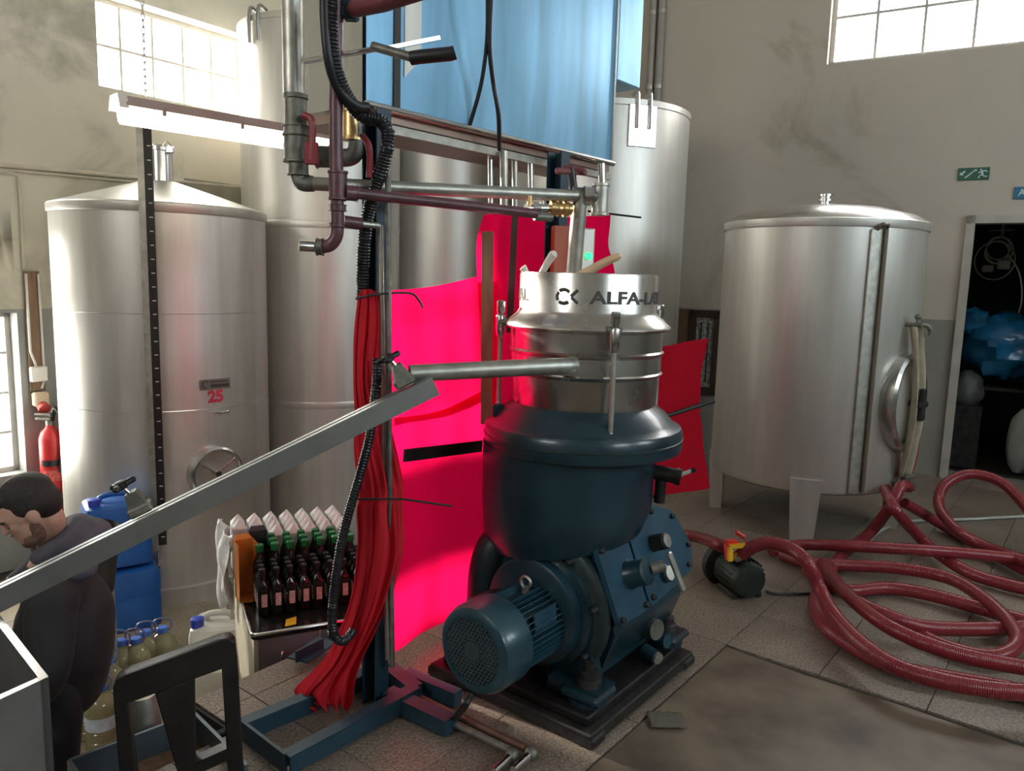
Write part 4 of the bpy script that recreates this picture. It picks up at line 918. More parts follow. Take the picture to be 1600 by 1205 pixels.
tw = [(452, 564, 580), (466, 558, 594), (520, 553, 598), (600, 552, 590), (650, 553, 606), (710, 552, 622), (760, 558, 632), (782, 560, 630), (800, 556, 632), (860, 557, 632), (930, 549, 612), (990, 530, 584), (1030, 512, 564), (1060, 488, 552), (1088, 462, 548), (1106, 486, 540)]
def twf(a, b):
    f = .016 * math.sin(22 * b + 5 * a) + .010 * math.sin(41 * b - 9 * a)
    pinch = math.exp(-((a - .47) / .05) ** 2)
    return f * (1 - .7 * pinch) * (.5 + a)
cloth('twisted_red_cloth', [[P(xl, y, 2.66), P((xl + xr) / 2, y, 2.60 + .03 * math.sin(y * .02)), P(xr, y, 2.68)] for y, xl, xr in tw], CLOTH3, 'red cloth tied and twisted around the front post, trailing on the floor', twf, nu=110, nv=60, nz=.006, seed=11)
pipe('tie_wire', [P(560, 780, 2.56), P(630, 780, 2.56), P(706, 791, 2.62)], .004, BLACK, 'thin black wire tying the twisted cloth and sticking out right', 'wire')
pipe('tie_wire', catmull([P(556, 467, 2.58), P(590, 460, 2.58), P(640, 458, 2.7), P(655, 470, 2.72), P(661, 482, 2.72)], n=5), .004, BLACK, 'dark wire at the top of the twisted cloth ending in a knot', 'wire')
pipe('tie_wire', [P(918, 330, 3.95), P(1002, 340, 3.9)], .005, BLACK, 'black rod sticking out right of the high red cloth', 'wire')
mb = MB(); beam(mb, P(762, 362, 3.38), P(760, 662, 3.38), .05, .03, up=Vector((0, 1, 0))); o = mb.build('wooden_post', WOOD); tag(o, 'weathered wooden post between the two red cloths, left of the drum', 'post')
mb = MB(); beam(mb, P(805, 330, 3.5), P(796, 520, 3.5), .03, .008, up=Vector((0, 1, 0))); o = mb.build('dark_strip', mat('dark_rust', (.06, .035, .03), .6)); tag(o, 'dark rusty strip hanging in front of the high red cloth', 'strip')
# control box and ladles
cb = thing('control_box', 'small steel control box with green and yellow lamps behind the drum', 'control box', P(912, 430, 3.42))
Mc = frame(P(912, 400, 3.42), (1, .25, 0)); mb = MB(Mc); mb.box((0, .05, .0), (.10, .10, .24), .006); mb.build('box_body', STEEL, cb)
for dx, col, nm in ((-.025, (1, .55, .12), 'yellow_lamp'), (.022, (.02, .8, .2), 'green_lamp')):
    mb = MB(Mc); mb.lathe([(.016, -.01), (.015, .012), (.006, .02)], 14, M=axes((dx, 0, .0), (1, 0, 0), (0, 0, 1), (0, -1, 0))); mb.build(nm, emit(nm, col, 1.6), cb)
mb = MB(frame(P(884, 400, 3.42), (1, .25, 0))); mb.box((0, .03, 0), (.11, .05, .26), .004); o = mb.build('orange_board', mat('salmon_board', (.42, .12, .07), .6)); tag(o, 'salmon-orange board on the far post behind the drum', 'board')
def ladle(a, b, m, lab, nm, r0=.012, r1=.02):
    a, b = Vector(a), Vector(b); c = catmull([a + (a - b) * .5, a, (a + b) / 2 + UP * .004, b], n=5); n = len(c)
    mb = MB(); mb.tube(c, lambda t, i: r0 + (r1 - r0) * (i / n) if i < n - 1 else r1 * .55, 12); o = mb.build(nm, m); tag(o, lab, 'ladle'); return o
ladle(P(848, 424, 3.0), P(867, 394, 2.97), WHITEHANDLE, 'white ladle handle with a hole standing up in the drum', 'ladle', .011, .018)
ladle(P(920, 424, 2.98), P(970, 399, 2.92), WOODL, 'pale wooden paddle leaning out of the drum to the right', 'wooden_paddle', .02, .014)
ladle(P(822, 428, 3.05), P(816, 417, 3.05), WHITEHANDLE, 'tip of a white ladle barely showing over the left drum rim', 'ladle', .011, .016)
# ================================================================== LEFT SIDE
# fluorescent lamp on chains
A_, B_ = P(190, 172, 4.0), P(516, 220, 4.86); A_.z = B_.z = (A_.z + B_.z) / 2; lx = (B_ - A_); LL = lx.length
Ml = frame(A_, lx)
lamp = thing('fluorescent_lamp', 'lit fluorescent batten lamp hanging on a chain below the high window', 'lamp', A_)
mb = MB(Ml); mb.prism([(0, -.075, .005), (0, -.05, .055), (0, .05, .055), (0, .075, .005)], (LL, 0, 0)); mb.build('housing', mat('lamp_housing_pinkish', (.40, .31, .28), .5), lamp)
mb = MB(Ml); mb.prism([(-.035, -.08, -.01), (-.035, -.05, .06), (-.035, .05, .06), (-.035, .08, -.01)], (.045, 0, 0)); mb.build('end_cap', WHITEP, lamp)
mb = MB(Ml); mb.prism([(.0, .072, .004), (0, -.072, .004), (0, -.06, -.055), (0, -.03, -.075), (0, .03, -.075), (0, .06, -.055)], (LL, 0, 0)); dfm = emit('lit_diffuser', (1.0, .96, .76), 4.5); mb.build('diffuser', dfm, lamp)
for x in (.18, .6, 1.0): mb = MB(Ml); mb.box((x, -.077, .0), (.02, .012, .04), .003); mb.build('diffuser_clip', mat('clip_metal', (.35, .27, .25), .5, .4), lamp)
ch = Ml @ Vector((.12, 0, .06)); mb = MB()
for k in range(60): 
    z = ch.z + .03 + k * .034
    if z > CEIL - .02: break
    mb.tube([(ch.x + (.008 if k % 2 else 0) * math.cos(a), ch.y + (0 if k % 2 else .008) * math.cos(a), z + .022 * math.sin(a)) for a in [2 * math.pi * q / 8 for q in range(8)]], .003, 5, closed=True)
mb.build('hanging_chain', WHITEP, lamp, kind='stuff')
ch2 = Ml @ Vector((LL - .15, 0, .06)); mb = MB(); mb.cyl(ch2, (ch2.x, ch2.y, CEIL), .004, n=6); mb.build('hanging_wire', GALV, lamp)
# conduit along the wall
mb = MB(); mb.cyl(WLp(-30, 255, .02), WLp(385, 293, .02), .018, n=10); mb.cyl(WLp(-30, 262, .015), WLp(385, 300, .015), .012, n=10); o = mb.build('wall_conduit', PLASTERP); tag(o, 'pale double conduit running along the left wall above tank 25', 'conduit')
mb = MB(); mb.tube(catmull([WLp(-10, 268, .02), WLp(22, 272, .02), WLp(30, 290, .02), WLp(37, 420, .02)], n=5), .012, 8); o = mb.build('wall_conduit', PLASTERP); tag(o, 'thin pale conduit bending down to the wooden socket board', 'conduit')
mb = MB(axes(WLp(210, 290, .03), DL, -NL, UP)); mb.box((0, 0, 0), (.05, .06, .04), .006); o = mb.build('conduit_clip', GALV); tag(o, 'small grey clip on the wall conduit above tank 25', 'clip')
# dark wall panel right of tank 25
mb = MB(axes(WLp(350, 305, .02), DL, -NL, UP)); mb.box((0, 0, 0), (.8, .03, .22), .004); o = mb.build('wall_box', mat('grey_wall_panel', (.30, .28, .23), .6)); tag(o, 'grey flat cable box on the wall behind the lid of tank 25', 'cable box')
# socket board
sb = thing('socket_board', 'narrow brown board with white cables and a red plug on the left wall', 'board', WLp(52, 600, .02))
Msb = axes(WLp(52, 505, .012), -DL, -NL, UP)
zt_, zb_ = WLp(50, 424).z - WLp(52, 505).z, WLp(57, 610).z - WLp(52, 505).z
mb = MB(Msb); mb.box((0, .01, (zt_ + zb_) / 2), (.11, .02, zt_ - zb_), .003); mb.build('board', WOOD, sb)
mb = MB(Msb); mb.tube([(-.045, .03, zt_ - .02), (-.045, .03, -.22), (-.02, .03, -.3), (-.01, .03, -.35)], .010, 8); mb.build('cable', WHITEP, sb)
mb = MB(Msb); mb.tube([(.045, .03, zt_ - .02), (.045, .03, -.45), (.02, .03, -.52)], .010, 8); mb.build('cable', WHITEP, sb)
mb = MB(Msb); mb.box((0, .04, -.40), (.12, .05, .12), .008); mb.build('junction_box', WHITEP, sb)
mb = MB(Msb); mb.box((.0, .05, -.60), (.11, .07, .11), .012); mb.build('socket', mat('cream_socket', (.62, .50, .33), .5), sb)
mb = MB(Msb); mb.lathe([(.04, 0), (.045, .06), (.03, .065)], 16, M=axes((0, .06, -.645), (1, 0, 0), (0, .5, .86), (0, .86, -.5))); mb.build('plug', mat('red_plug', (.5, .06, .05), .5), sb)
# fire extinguisher on the wall
ec = WLp(80, 700, .16); ex = thing('fire_extinguisher', 'red fire extinguisher on the wall left of tank 25', 'fire extinguisher', (ec.x, ec.y, WLp(80, 800, .16).z))
zb_, zt_ = WLp(80, 812, .16).z, WLp(78, 668, .16).z
Me = Matrix.Translation((ec.x, ec.y, 0))
mb = MB(Me); mb.lathe([(.075, zb_), (.085, zb_ + .02), (.085, zt_ - .09), (.07, zt_ - .035), (.035, zt_), (.03, zt_ + .02)], 28); mb.build('cylinder', REDP, ex)
mb = MB(Me); mb.lathe([(.03, zt_ + .02), (.03, zt_ + .06)], 14); mb.box((-.03, -.03, zt_ + .075), (.12, .03, .02), .005); mb.box((-.03, -.03, zt_ + .11), (.13, .03, .015), .005); mb.build('valve_head', GALV_D, ex)
mb = MB(Me); mb.tube(catmull([(.02, 0, zt_ + .06), (.06, -.02, zt_ + .16), (.12, -.03, zt_ + .05), (.11, -.04, zt_ - .2), (.10, -.05, zt_ - .35)], n=6), .016, 10); mb.build('discharge_horn', BLACK, ex)
mb = MB(Me); mb.lathe([(.0865, zt_ - .30), (.0865, zt_ - .25)], 28, cap0=False, cap1=False, a0=math.radians(-110), a1=math.radians(10)); mb.build('black_band', BLACK, ex)
mb = MB(Me); mb.lathe([(.0862, zt_ - .42), (.0862, zt_ - .33)], 28, cap0=False, cap1=False, a0=math.radians(-105), a1=math.radians(0)); mb.build('print_panel', mat('extinguisher_print', (.56, .10, .09), .5, 0, .5, 70), ex)
# blue jerrycans
def jerrycan(loc, rz, w_, d_, h_, m, capm, label, name, face=1, group=None, cap_side=-1, bar=True):
    t = thing(name, label, 'jerrycan', loc, group)
    M = Matrix.Translation(loc)
    mb = MB(M); mb.loft([(0, w_ * .44, d_ * .44), (.012, w_ * .49, d_ * .49), (.05, w_ * .5, d_ * .5), (h_ * .45, w_ * .495, d_ * .495), (h_ * .5, w_ * .485, d_ * .485), (h_ * .55, w_ * .495, d_ * .495), (h_ - .09, w_ * .5, d_ * .5), (h_ - .045, w_ * .47, d_ * .47), (h_ - .03, w_ * .42, d_ * .40)], 28, 7); mb.build('can_body', m, t)
    mb = MB(M); mb.tube(catmull([(-w_ * .25, 0, h_ - .05), (-w_ * .22, 0, h_ - .0), (0, 0, h_ + .012), (w_ * .22, 0, h_ - .0), (w_ * .27, 0, h_ - .05)], n=4), .018, 10); mb.build('carry_handle', m, t)
    mb = MB(M); mb.lathe([(.032, h_ - .05), (.036, h_ - .02), (.036, h_ + .015), (.03, h_ + .018)], 18, M=Matrix.Translation((cap_side * w_ * .34, -d_ * .28, 0))); mb.build('screw_cap', capm, t)
    t.rotation_euler = (0, 0, rz); return t
bc = F(200, 985, LOW); bc2 = Vector((bc.x - .06, bc.y + .12, LOW))
j1 = jerrycan(bc2, .62, .40, .34, .44, BLUEP, CAPBLUE, 'lower of the two stacked blue jerrycans beside tank 25', 'blue_jerrycan', group='stacked blue jerrycans')
j2 = jerrycan((bc2.x - .06, bc2.y + .02, LOW + .43), .62, .40, .34, .46, BLUEP, CAPBLUE, 'upper of the two stacked blue jerrycans, behind the trough', 'blue_jerrycan', group='stacked blue jerrycans')
mb = MB(Matrix.Translation(WL[j2.name])); mb.box((.20, .02, .07), (.012, .05, .05), .004); sp = mb.build('white_cap', WHITEP, j2)
# white jerrycans by the table
wc = F(345, 1075, LOW)
jerrycan((wc.x - .02, wc.y + .05, LOW), .18, .30, .27, .43, WHITEP, CAPBLUE, 'white jerrycan with blue cap on the floor by the bottle table', 'white_jerrycan')
jerrycan((wc.x + .02, wc.y - .27, LOW), .3, .27, .22, .33, WHITEP, CAPBLUE, 'shorter white jerrycan half hidden behind the platform edge', 'white_jerrycan')
# basin, dark dome and glass ball behind the man
bp_ = P(118, 830, 3.9)
mb = MB(Matrix.Translation((bp_.x, bp_.y, 0))); z = bp_.z; mb.lathe([(.17, z - .34), (.20, z - .1), (.215, z), (.205, z + .005), (.19, z - .05), (.0, z - .06)], 40, cap1=False); o = mb.build('black_basin', BLACK); tag(o, 'round black basin standing behind the man', 'basin')
mb = MB(Matrix.Translation((bp_.x, bp_.y, 0))); mb.lathe([(.17, LOW), (.17, z - .342)], 28); o = mb.build('grey_drum', mat('grey_drum_plastic', (.2, .2, .2), .5)); tag(o, 'grey drum holding up the black basin behind the man', 'drum')
mb = MB(); 
for k in range(7): mb.box((bp_.x + .05 * math.sin(k * 2.1), bp_.y + .05 * math.cos(k * 1.7), z - .04 + .004 * k), (.08, .05, .012), .003, M=None)
o = mb.build('paper_scraps', WHITEP, kind='stuff'); tag(o, 'white paper scraps lying in the black basin', 'paper', kind='stuff')
gp_ = P(163, 803, 5.12); mb = MB(); mb.ball(gp_, (.075, .075, .085), 20, 14); mb.lathe([(.05, LOW), (.06, gp_.z - .08), (.02, gp_.z - .06)], 16, M=Matrix.Translation((gp_.x, gp_.y, 0))); o = mb.build('smoky_flask', mat('smoky_plastic', (.10, .10, .10), .25)); tag(o, 'tall smoky dark flask with round top behind the blue jerrycans', 'flask')
gp_ = P(187, 800, 5.1); mb = MB(); mb.lathe([(.05, LOW), (.06, gp_.z - .1), (.05, gp_.z), (.02, gp_.z + .06)], 16, M=Matrix.Translation((gp_.x, gp_.y, 0))); o = mb.build('clear_carboy', CLEARP); tag(o, 'tall clear carboy next to the smoky flask behind the jerrycans', 'carboy')
mb = MB(axes(P(84, 792, 3.4), (1, 0, 0), (0, 1, 0), UP)); mb.box((0, 0, -.01), (.035, .02, .12), .003); o = mb.build('white_comb_holder', WHITEP); tag(o, 'white slotted plastic strip just behind the head of the man', 'plastic strip')
for k in range(3):
    b_ = MB(axes(P(84, 792, 3.4), (1, 0, 0), (0, 1, 0), UP)); b_.box((-.008, -.011, -.04 + k * .035), (.024, .003, .008)); b_.build('slot', BLACK, o)
b_ = MB(axes(P(84, 792, 3.4), (1, 0, 0), (0, 1, 0), UP)); b_.box((0, .01, -.5), (.02, .02, .9)); b_.build('support_rod', GALV_D, o)
# ================================================================== BOTTLE TABLE
TZ = 0.0
c0 = F(393, 992, TZ); fd = (F(540, 968, TZ) - c0); fd.z = 0; fd.normalize(); bd = UP.cross(fd)
TW, TD, THt = .62, .95, -LOW + TZ
Mtb = axes((c0.x, c0.y, TZ), fd, bd, UP)
tb = thing('bottle_table', 'cream and grey counter with black top full of oil bottles', 'table', (c0.x, c0.y, LOW))
mb = MB(Mtb); mb.prism([(p.x, p.y, -.03) for p in rounded([(0, 0, 0), (TW, 0, 0), (TW, TD, 0), (0, TD, 0)], .03)], (0, 0, .025)); top = mb.build('table_top', mat('black_gloss_top', (.012, .012, .013), .18, 0, .2), tb)
mb = MB(Mtb); mb.tube([(p.x, p.y, -.006) for p in rounded([(0, 0, 0), (TW, 0, 0), (TW, TD, 0), (0, TD, 0)], .03)], .009, 8, closed=True); mb.build('chrome_edge', STEEL_S, top)
mb = MB(Mtb); mb.box((.02, TD / 2, -.03 - (THt - .03) / 2), (.02, TD - .03, THt - .03)); mb.build('side_panel', CREAM, tb)
mb = MB(Mtb); mb.box((TW - .02, TD / 2, -.03 - (THt - .03) / 2), (.02, TD - .03, THt - .03)); mb.build('side_panel', CREAM, tb)
for k in range(2):
    mb = MB(Mtb); x0_ = .03 + k * (TW - .06) / 2; ww = (TW - .06) / 2 - .006
    mb.box((x0_ + ww / 2, .015, -.03 - (THt - .05) / 2), (ww, .018, THt - .06)); dr = mb.build('cabinet_door', GREYP, tb)
    mb = MB(Mtb); hx = .13 + k * .21
    mb.tube(catmull([(hx, .006, -.03 - .06 * (1 - k) - .02), (hx, -.02, -.045 - .06 * (1 - k)), (hx - .012, -.022, -.17), (hx - .012, .006, -.19)], n=4), .007, 8); mb.build('door_handle', STEEL_S, dr)
mb = MB(Mtb); mb.prism([(.150, .025, .001), (.20, .030, .001), (.215, .11, .001), (.165, .095, .001)], (0, 0, .002)); o = mb.build('yellow_card', YELLOW); tag(o, 'small yellow card on the black table top before the bottles', 'card')
# square bottles
def small_bottle(name='oil_bottle'):
    t = thing(name, '', 'bottle', (0, 0, 0), 'dark oil bottles on the table')
    h = .225; w_ = .0245
    mb = MB(); mb.loft([(0, w_ * .9, w_ * .9, 7), (.004, w_, w_, 7), (.135, w_, w_, 7), (.150, w_ * .92, w_ * .92, 4), (.165, .014, .014, 2), (.172, .0125, .0125, 2), (.20, .0125, .0125, 2)], 16); mb.build('glass', BOTTLE, t)
    mb = MB(); mb.lathe([(.0145, .193), (.0145, .222), (.012, .225)], 14); mb.build('cap', BLACK, t)
    mb = MB(); mb.box((.006, -w_ - .0008, .075), (.026, .0015, .062)); mb.box((-w_ - .0008, .0, .075), (.0015, .03, .062)); mb.build('label_paper', LABELM, t)
    return t
def green_bottle():
    t = thing('green_capped_bottle', '', 'bottle', (0, 0, 0), 'green-capped bottles on the table')
    mb = MB(); mb.lathe([(.030, 0), (.033, .006), (.033, .17), (.030, .195), (.018, .225), (.015, .235), (.015, .255)], 18); mb.build('glass', BOTTLE, t)
    mb = MB(); mb.lathe([(.019, .246), (.020, .25), (.020, .278), (.017, .282)], 16); mb.build('cap', GREENCAP, t)
    return t
def carton():
    t = thing('silver_wrapped_carton', '', 'carton', (0, 0, 0), 'silver-white gable cartons on the table')
    a = .036; h = .25
    mb = MB(); mb.box((0, 0, h / 2), (2 * a, 2 * a, h), .003); mb.build('box', SILVERWRAP, t)
    mb = MB(); mb.add([(-a, -a, h), (a, -a, h), (a, a, h), (-a, a, h), (-.004, -a * .25, h + .045), (.004, a * .25, h + .047), (-a * .6, 0, h + .02), (a * .6, 0, h + .02)], [(0, 1, 4), (1, 7, 4), (7, 5, 4), (1, 2, 7), (7, 2, 5), (2, 3, 5), (3, 6, 5), (6, 4, 5), (6, 0, 4), (3, 0, 6), (0, 3, 2, 1)]); mb.build('gable_top', SILVERWRAP, t)
    return t
first = {'b': None, 'g': None, 'c': None}
def place(kind, maker, x, y, label, rz=0.0):
    p = Mtb @ Vector((x, y, TZ + .0)); ang = math.atan2(fd.y, fd.x)
    if first[kind] is None: o = first[kind] = maker(); o.location = p; o.rotation_euler = (0, 0, ang + rz); o['label'] = label
    else: o = dup(first[kind], p, ang + rz, label)
    return o
for r in range(3):
    for c in range(8):
        lab = 'dark oil bottle with black cap, %s row, %s from the left' % (('front', 'middle', 'rear')[r], ORD[c])
        place('b', small_bottle, .075 + c * .064, .20 + r * .058, lab, random.uniform(-.12, .12))
for r in range(3):
    for c in range(7):
        lab = 'green-capped bottle behind the black-capped ones, %s row, %s from the left' % (('front', 'middle', 'rear')[r], ORD[c])
        if c == 0 and r > 0: continue
        place('g', green_bottle, .085 + c * .075 , .385 + r * .072, lab)
for r in range(4):
    for c in range(7):
        if r < 2 and c < 2: continue
        lab = 'silver-white gable carton on the table, %s row from the front, %s from the left' % (ORD[r], ORD[c])
        place('c', carton, .03 + c * .086, .62 + r * .082, lab, random.uniform(-.1, .1))
# open gift cartons
def gift(x, y, m, h, lab, nm, rz=0.0):
    M = Mtb @ Matrix.Translation((x, y, 0)) @ Matrix.Rotation(rz, 4, 'Z'); a = .045; th = .002
    mb = MB(M)
    mb.box((-a, 0, h / 2), (th, 2 * a, h)); mb.box((a, 0, h / 2), (th, 2 * a, h)); mb.box((0, a, h / 2), (2 * a, th, h)); mb.box((0, 0, .002), (2 * a, 2 * a, th))
    mb.prism([(-a, -a, .0), (a, -a, 0), (.0, -a - .03, .003)], (0, 0, .002)); mb.prism([(-a, a, h), (a, a, h), (a * .7, a + .02, h + .02), (-a * .7, a + .02, h + .02)], (0, .002, 0))
    o = mb.build(nm, m); tag(o, lab, 'carton'); return o
gift(.025, .42, ORANGE, .29, 'tall open orange gift carton at the left edge of the table', 'gift_carton', .15)
gift(.10, .53, mat('dark_carton', (.035, .04, .045), .5), .29, 'tall dark carton just right of the orange gift carton', 'gift_carton')
def wrap(a, b):
    s = -.045 + .01 * math.sin(9 * b + 4 * a) - .02 * math.sin(3.1 * b)
    return Mtb @ Vector((s + .02 * math.sin(13 * a), .50 + .40 * a, .28 - .42 * b * (1 - .25 * math.sin(5 * a)) + .012 * math.sin(17 * a)))
mb = MB(); mb.grid(wrap, 26, 22); o = mb.build('plastic_wrap', SILVERWRAP, normals=False, angle=60); tag(o, 'crumpled silver-white plastic wrap hanging over the left table edge', 'plastic wrap')
o.modifiers.new('thickness', 'SOLIDIFY').thickness = .003
# ================================================================== LARGE OIL BOTTLES ON THE LOWER FLOOR
def big_bottle():
    t = thing('large_oil_bottle', '', 'bottle', (0, 0, 0), 'large oil bottles on the lower floor')
    mb = MB(); mb.lathe([(.070, 0), (.078, .01), (.078, .05), (.074, .055), (.078, .06), (.078, .10), (.074, .105), (.078, .11), (.078, .22), (.070, .25), (.04, .285), (.024, .295), (.024, .31)], 24); mb.build('bottle_body', OILGLASS, t)
    mb = MB(); mb.lathe([(.0788, .115), (.0788, .185)], 24, cap0=False, cap1=False); mb.build('label_band', WLBL, t)
    mb = MB(); mb.lathe([(.028, .30), (.03, .305), (.03, .328), (.026, .332)], 18); mb.build('cap', mat('light_blue_cap', (.06, .16, .55), .4), t)
    mb = MB(); mb.tube(catmull([(-.03, 0, .30), (-.055, 0, .33), (-.04, 0, .375), (0, 0, .385), (.045, 0, .37), (.05, 0, .33), (.03, 0, .30)], n=4), .005, 6); mb.build('loop_handle', mat('violet_handle', (.16, .15, .30), .4), t)
    return t
first['w'] = None; bb0 = None
bigs = [((150, 1178), 'frontmost large oil bottle with a blue cap left of the black frame'), ((133, 1160), 'large oil bottle at the left edge of the group, beside the man'), ((162, 1130), 'large oil bottle behind the frontmost one, half hidden'), ((184, 1095), 'large oil bottle with a blue cap below the elbow of the man'), ((206, 1092), 'large oil bottle showing just left of the tallest loop handle'), ((222, 1078), 'large oil bottle with the highest blue cap and big loop handle'), ((248, 1072), 'large oil bottle whose violet loop shows over the black frame')]
for (q, lab) in bigs:
    p = F(q[0], q[1], LOW) + Vector((0, .07, 0)); rz = random.uniform(-.4, .6)
    if bb0 is None: bb0 = big_bottle(); bb0.location = p; bb0.rotation_euler = (0, 0, rz); bb0['label'] = lab
    else: dup(bb0, p, rz, lab)
# ================================================================== BLACK FRAME, STEEL BOX, TRAY
FY = 2.02
def fp(px, py): return P(px, py, FY + (px - 190) * .0006)
bf = thing('black_frame_stand', 'black steel frame stand with slanted bars at the lower left', 'frame', (fp(280, 1205).x, FY, 0))
xdir = (fp(375, 1010) - fp(185, 1075)); xdir.z = 0; nb = UP.cross(xdir.normalized()) * .05
def flat(name, pts, m=BLACKP):
    mb = MB(); mb.prism(pts, nb); bmesh.ops.bevel(mb.bm, geom=mb.bm.edges[:], offset=.004, segments=1, affect='EDGES'); return mb.build(name, m, bf)
def ext(p, q, z):                                       # carry the line p->q down to height z
    t = (z - p.z) / (q.z - p.z); return p + (q - p) * t
flat('top_bar', [fp(183, 1062), fp(195, 1056), fp(345, 1000), fp(360, 998), fp(368, 1006), fp(371, 1038), fp(350, 1042), fp(196, 1102), fp(180, 1104), fp(176, 1075)])
flat('side_bar', [fp(176, 1080), fp(200, 1098), ext(fp(200, 1098), fp(213, 1205), 0.0), ext(fp(176, 1080), fp(186, 1205), 0.0)])
flat('side_bar', [fp(346, 1040), fp(371, 1030), ext(fp(371, 1030), fp(381, 1205), 0.0), ext(fp(346, 1040), fp(356, 1205), 0.0)])
flat('slanted_bar', [fp(242, 1084), fp(304, 1060), ext(fp(304, 1060), fp(306, 1205), .0), ext(fp(242, 1084), fp(276, 1205), 0.0)])
flat('cross_bar', [fp(300, 1196), fp(366, 1166), fp(366, 1185), fp(302, 1215)])
flat('foot_bar', [Vector((fp(186, 1205).x - .04, FY, .03)), Vector((fp(381, 1205).x + .06, FY + .1, .03)), Vector((fp(381, 1205).x + .06, FY + .1, 0)), Vector((fp(186, 1205).x - .04, FY, 0))])
# tall funnel-shaped vessel seen through the frame
fv = F(228, 1225, LOW)
tv = P(222, 1085, 2.55)
mb = MB(Matrix.Translation((tv.x, tv.y, 0))); mb.lathe([(.10, LOW), (.105, LOW + .3), (.10, tv.z - .42), (.075, tv.z - .30), (.05, tv.z - .02), (.045, tv.z), (.04, tv.z)], 32); o = mb.build('steel_churn', GALV); tag(o, 'tall tapered metal churn seen through the black frame stand', 'churn')
mb = MB(Matrix.Translation((tv.x, tv.y, 0))); mb.lathe([(.106, tv.z - .50), (.108, tv.z - .49), (.106, tv.z - .48)], 32, cap0=False, cap1=False); mb.build('ring_band', GALV_D, o)
# open steel box at the bottom left corner
Sq = P(76, 1060, 1.72)
bxn = (P(-200, 900, 2.5) - Sq); bxn.z = 0
e1 = F(0, 0, Sq.z) if False else None
d_back = Vector((P(0, 990, 2.05).x - Sq.x, P(0, 990, 2.05).y - Sq.y, 0)); d_back.normalize()
d_left = Vector((P(0, 1082, 1.62).x - Sq.x, P(0, 1082, 1.62).y - Sq.y, 0)); d_left.normalize()
hb = thing('steel_hopper', 'open grey steel hopper box cut off at the bottom left corner', 'hopper', (Sq.x, Sq.y, LOW))
def wallp(name, a, b, inward, th=.02, z1=Sq.z, z0=LOW, m=None):
    mb = MB(); a, b = Vector((a.x, a.y, 0)), Vector((b.x, b.y, 0)); iv = Vector((inward.x, inward.y, 0)).normalized() * th
    mb.prism([a + UP * z0, b + UP * z0, b + iv + UP * z0, a + iv + UP * z0], UP * (z1 - z0)); return mb.build(name, m or mat('hopper_grey', (.20, .195, .19), .4, .4), hb)
hg = mat('hopper_grey', (.22, .215, .21), .38, .5)
wallp('hopper_wall', Sq, Sq + d_left * .7, d_back, m=hg); wallp('hopper_wall', Sq, Sq + d_back * .7, d_left, m=hg)
wallp('hopper_wall', Sq + d_left * .7, Sq + d_left * .7 + d_back * .7, -d_left, m=hg); wallp('hopper_wall', Sq + d_back * .7, Sq + d_left * .7 + d_back * .7, -d_back, m=hg)
mb = MB(); a = Sq; 
for p, q, iv in ((Sq, Sq + d_left * .7, d_back), (Sq, Sq + d_back * .7, d_left)):
    mb.prism([Vector((p.x, p.y, Sq.z)), Vector((q.x, q.y, Sq.z)), Vector((q.x, q.y, Sq.z)) + iv * .02, Vector((p.x, p.y, Sq.z)) + iv * .02], UP * .004)
cq = Vector((Sq.x, Sq.y, Sq.z)); mb.prism([cq, cq + d_left * .02, cq + d_left * .02 + d_back * .02, cq + d_back * .02], UP * .0045); mb.build('folded_rim', STEEL_S, hb)
mb = MB(); mb.prism([Vector((p.x, p.y, Sq.z - .35)) for p in (Sq, Sq + d_left * .7, Sq + d_left * .7 + d_back * .7, Sq + d_back * .7)], UP * .01); mb.build('hopper_bottom', DARKMET, hb)
# metal-edged tray on the platform step
ta, tb_ = P(108, 1192, 2.25), P(182, 1164, 2.35)
mb = MB(); td = (tb_ - ta); td.z = 0; td.normalize(); tn = UP.cross(td)
Mtr = axes(ta, td, tn, UP); mb = MB(Mtr); mb.box((.2, 0, -.04), (.4, .012, .10)); mb.box((0, -.2, -.04), (.012, .4, .10)); mb.box((.4, -.2, -.04), (.012, .4, .10)); ty = mb.build('metal_tray', mat('blue_grey_metal', (.12, .15, .18), .4, .6)); tag(ty, 'blue-grey metal tray edge in front of the large oil bottles', 'tray')
mb = MB(Mtr); mb.box((.2, -.2, -.10), (.4, .4, .02)); mb.build('tray_board', WOOD, ty)
mb = MB(Mtr)
for x in (.02, .38):
    for y in (-.38, -.02): mb.box((x, y, (LOW - ta.z - .1) / 2 - .0), (.03, .03, -(LOW - ta.z) - .10))
mb.build('tray_legs', GALV_D, ty, kind='stuff')
# ================================================================== RIGHT SIDE
# signs
es = thing('exit_sign', 'green emergency exit sign with running figure, stairs and arrow', 'sign', WRp(1521, 272))
p0, p1 = WRp(1497, 272), WRp(1546, 272); sw = (p1 - p0).length; sh = WRp(1521, 262).z - WRp(1521, 281.5).z
Ms = axes((p0 + p1) / 2, DR, -NR, UP)
mb = MB(Ms); mb.box((0, .008, 0), (sw, .016, sh), .002); mb.build('sign_plate', TRAFFIC, es)
def flatpoly(M, pts, y=.0165, th=.0015): 
    mb = MB(M); mb.prism([(a, y, b) for a, b in pts], (0, th, 0)); return mb
u_ = sw / 100.0
def sp(*pts): return [((x - 50) * u_, (y - 20) * u_) for x, y in pts]
flatpoly(Ms, sp((6, 16), (6, 28), (11, 24), (20, 33), (24, 29), (15, 20), (20, 16))).build('arrow', SIGNW, es)
mb = MB(Ms)
st = [];
for k in range(7): st += [(22 + k * 5, 6 + k * 4.2), (22 + k * 5, 10.2 + k * 4.2)]
low = [(57, 35.4), (57, 30)] + [(27, 6)]
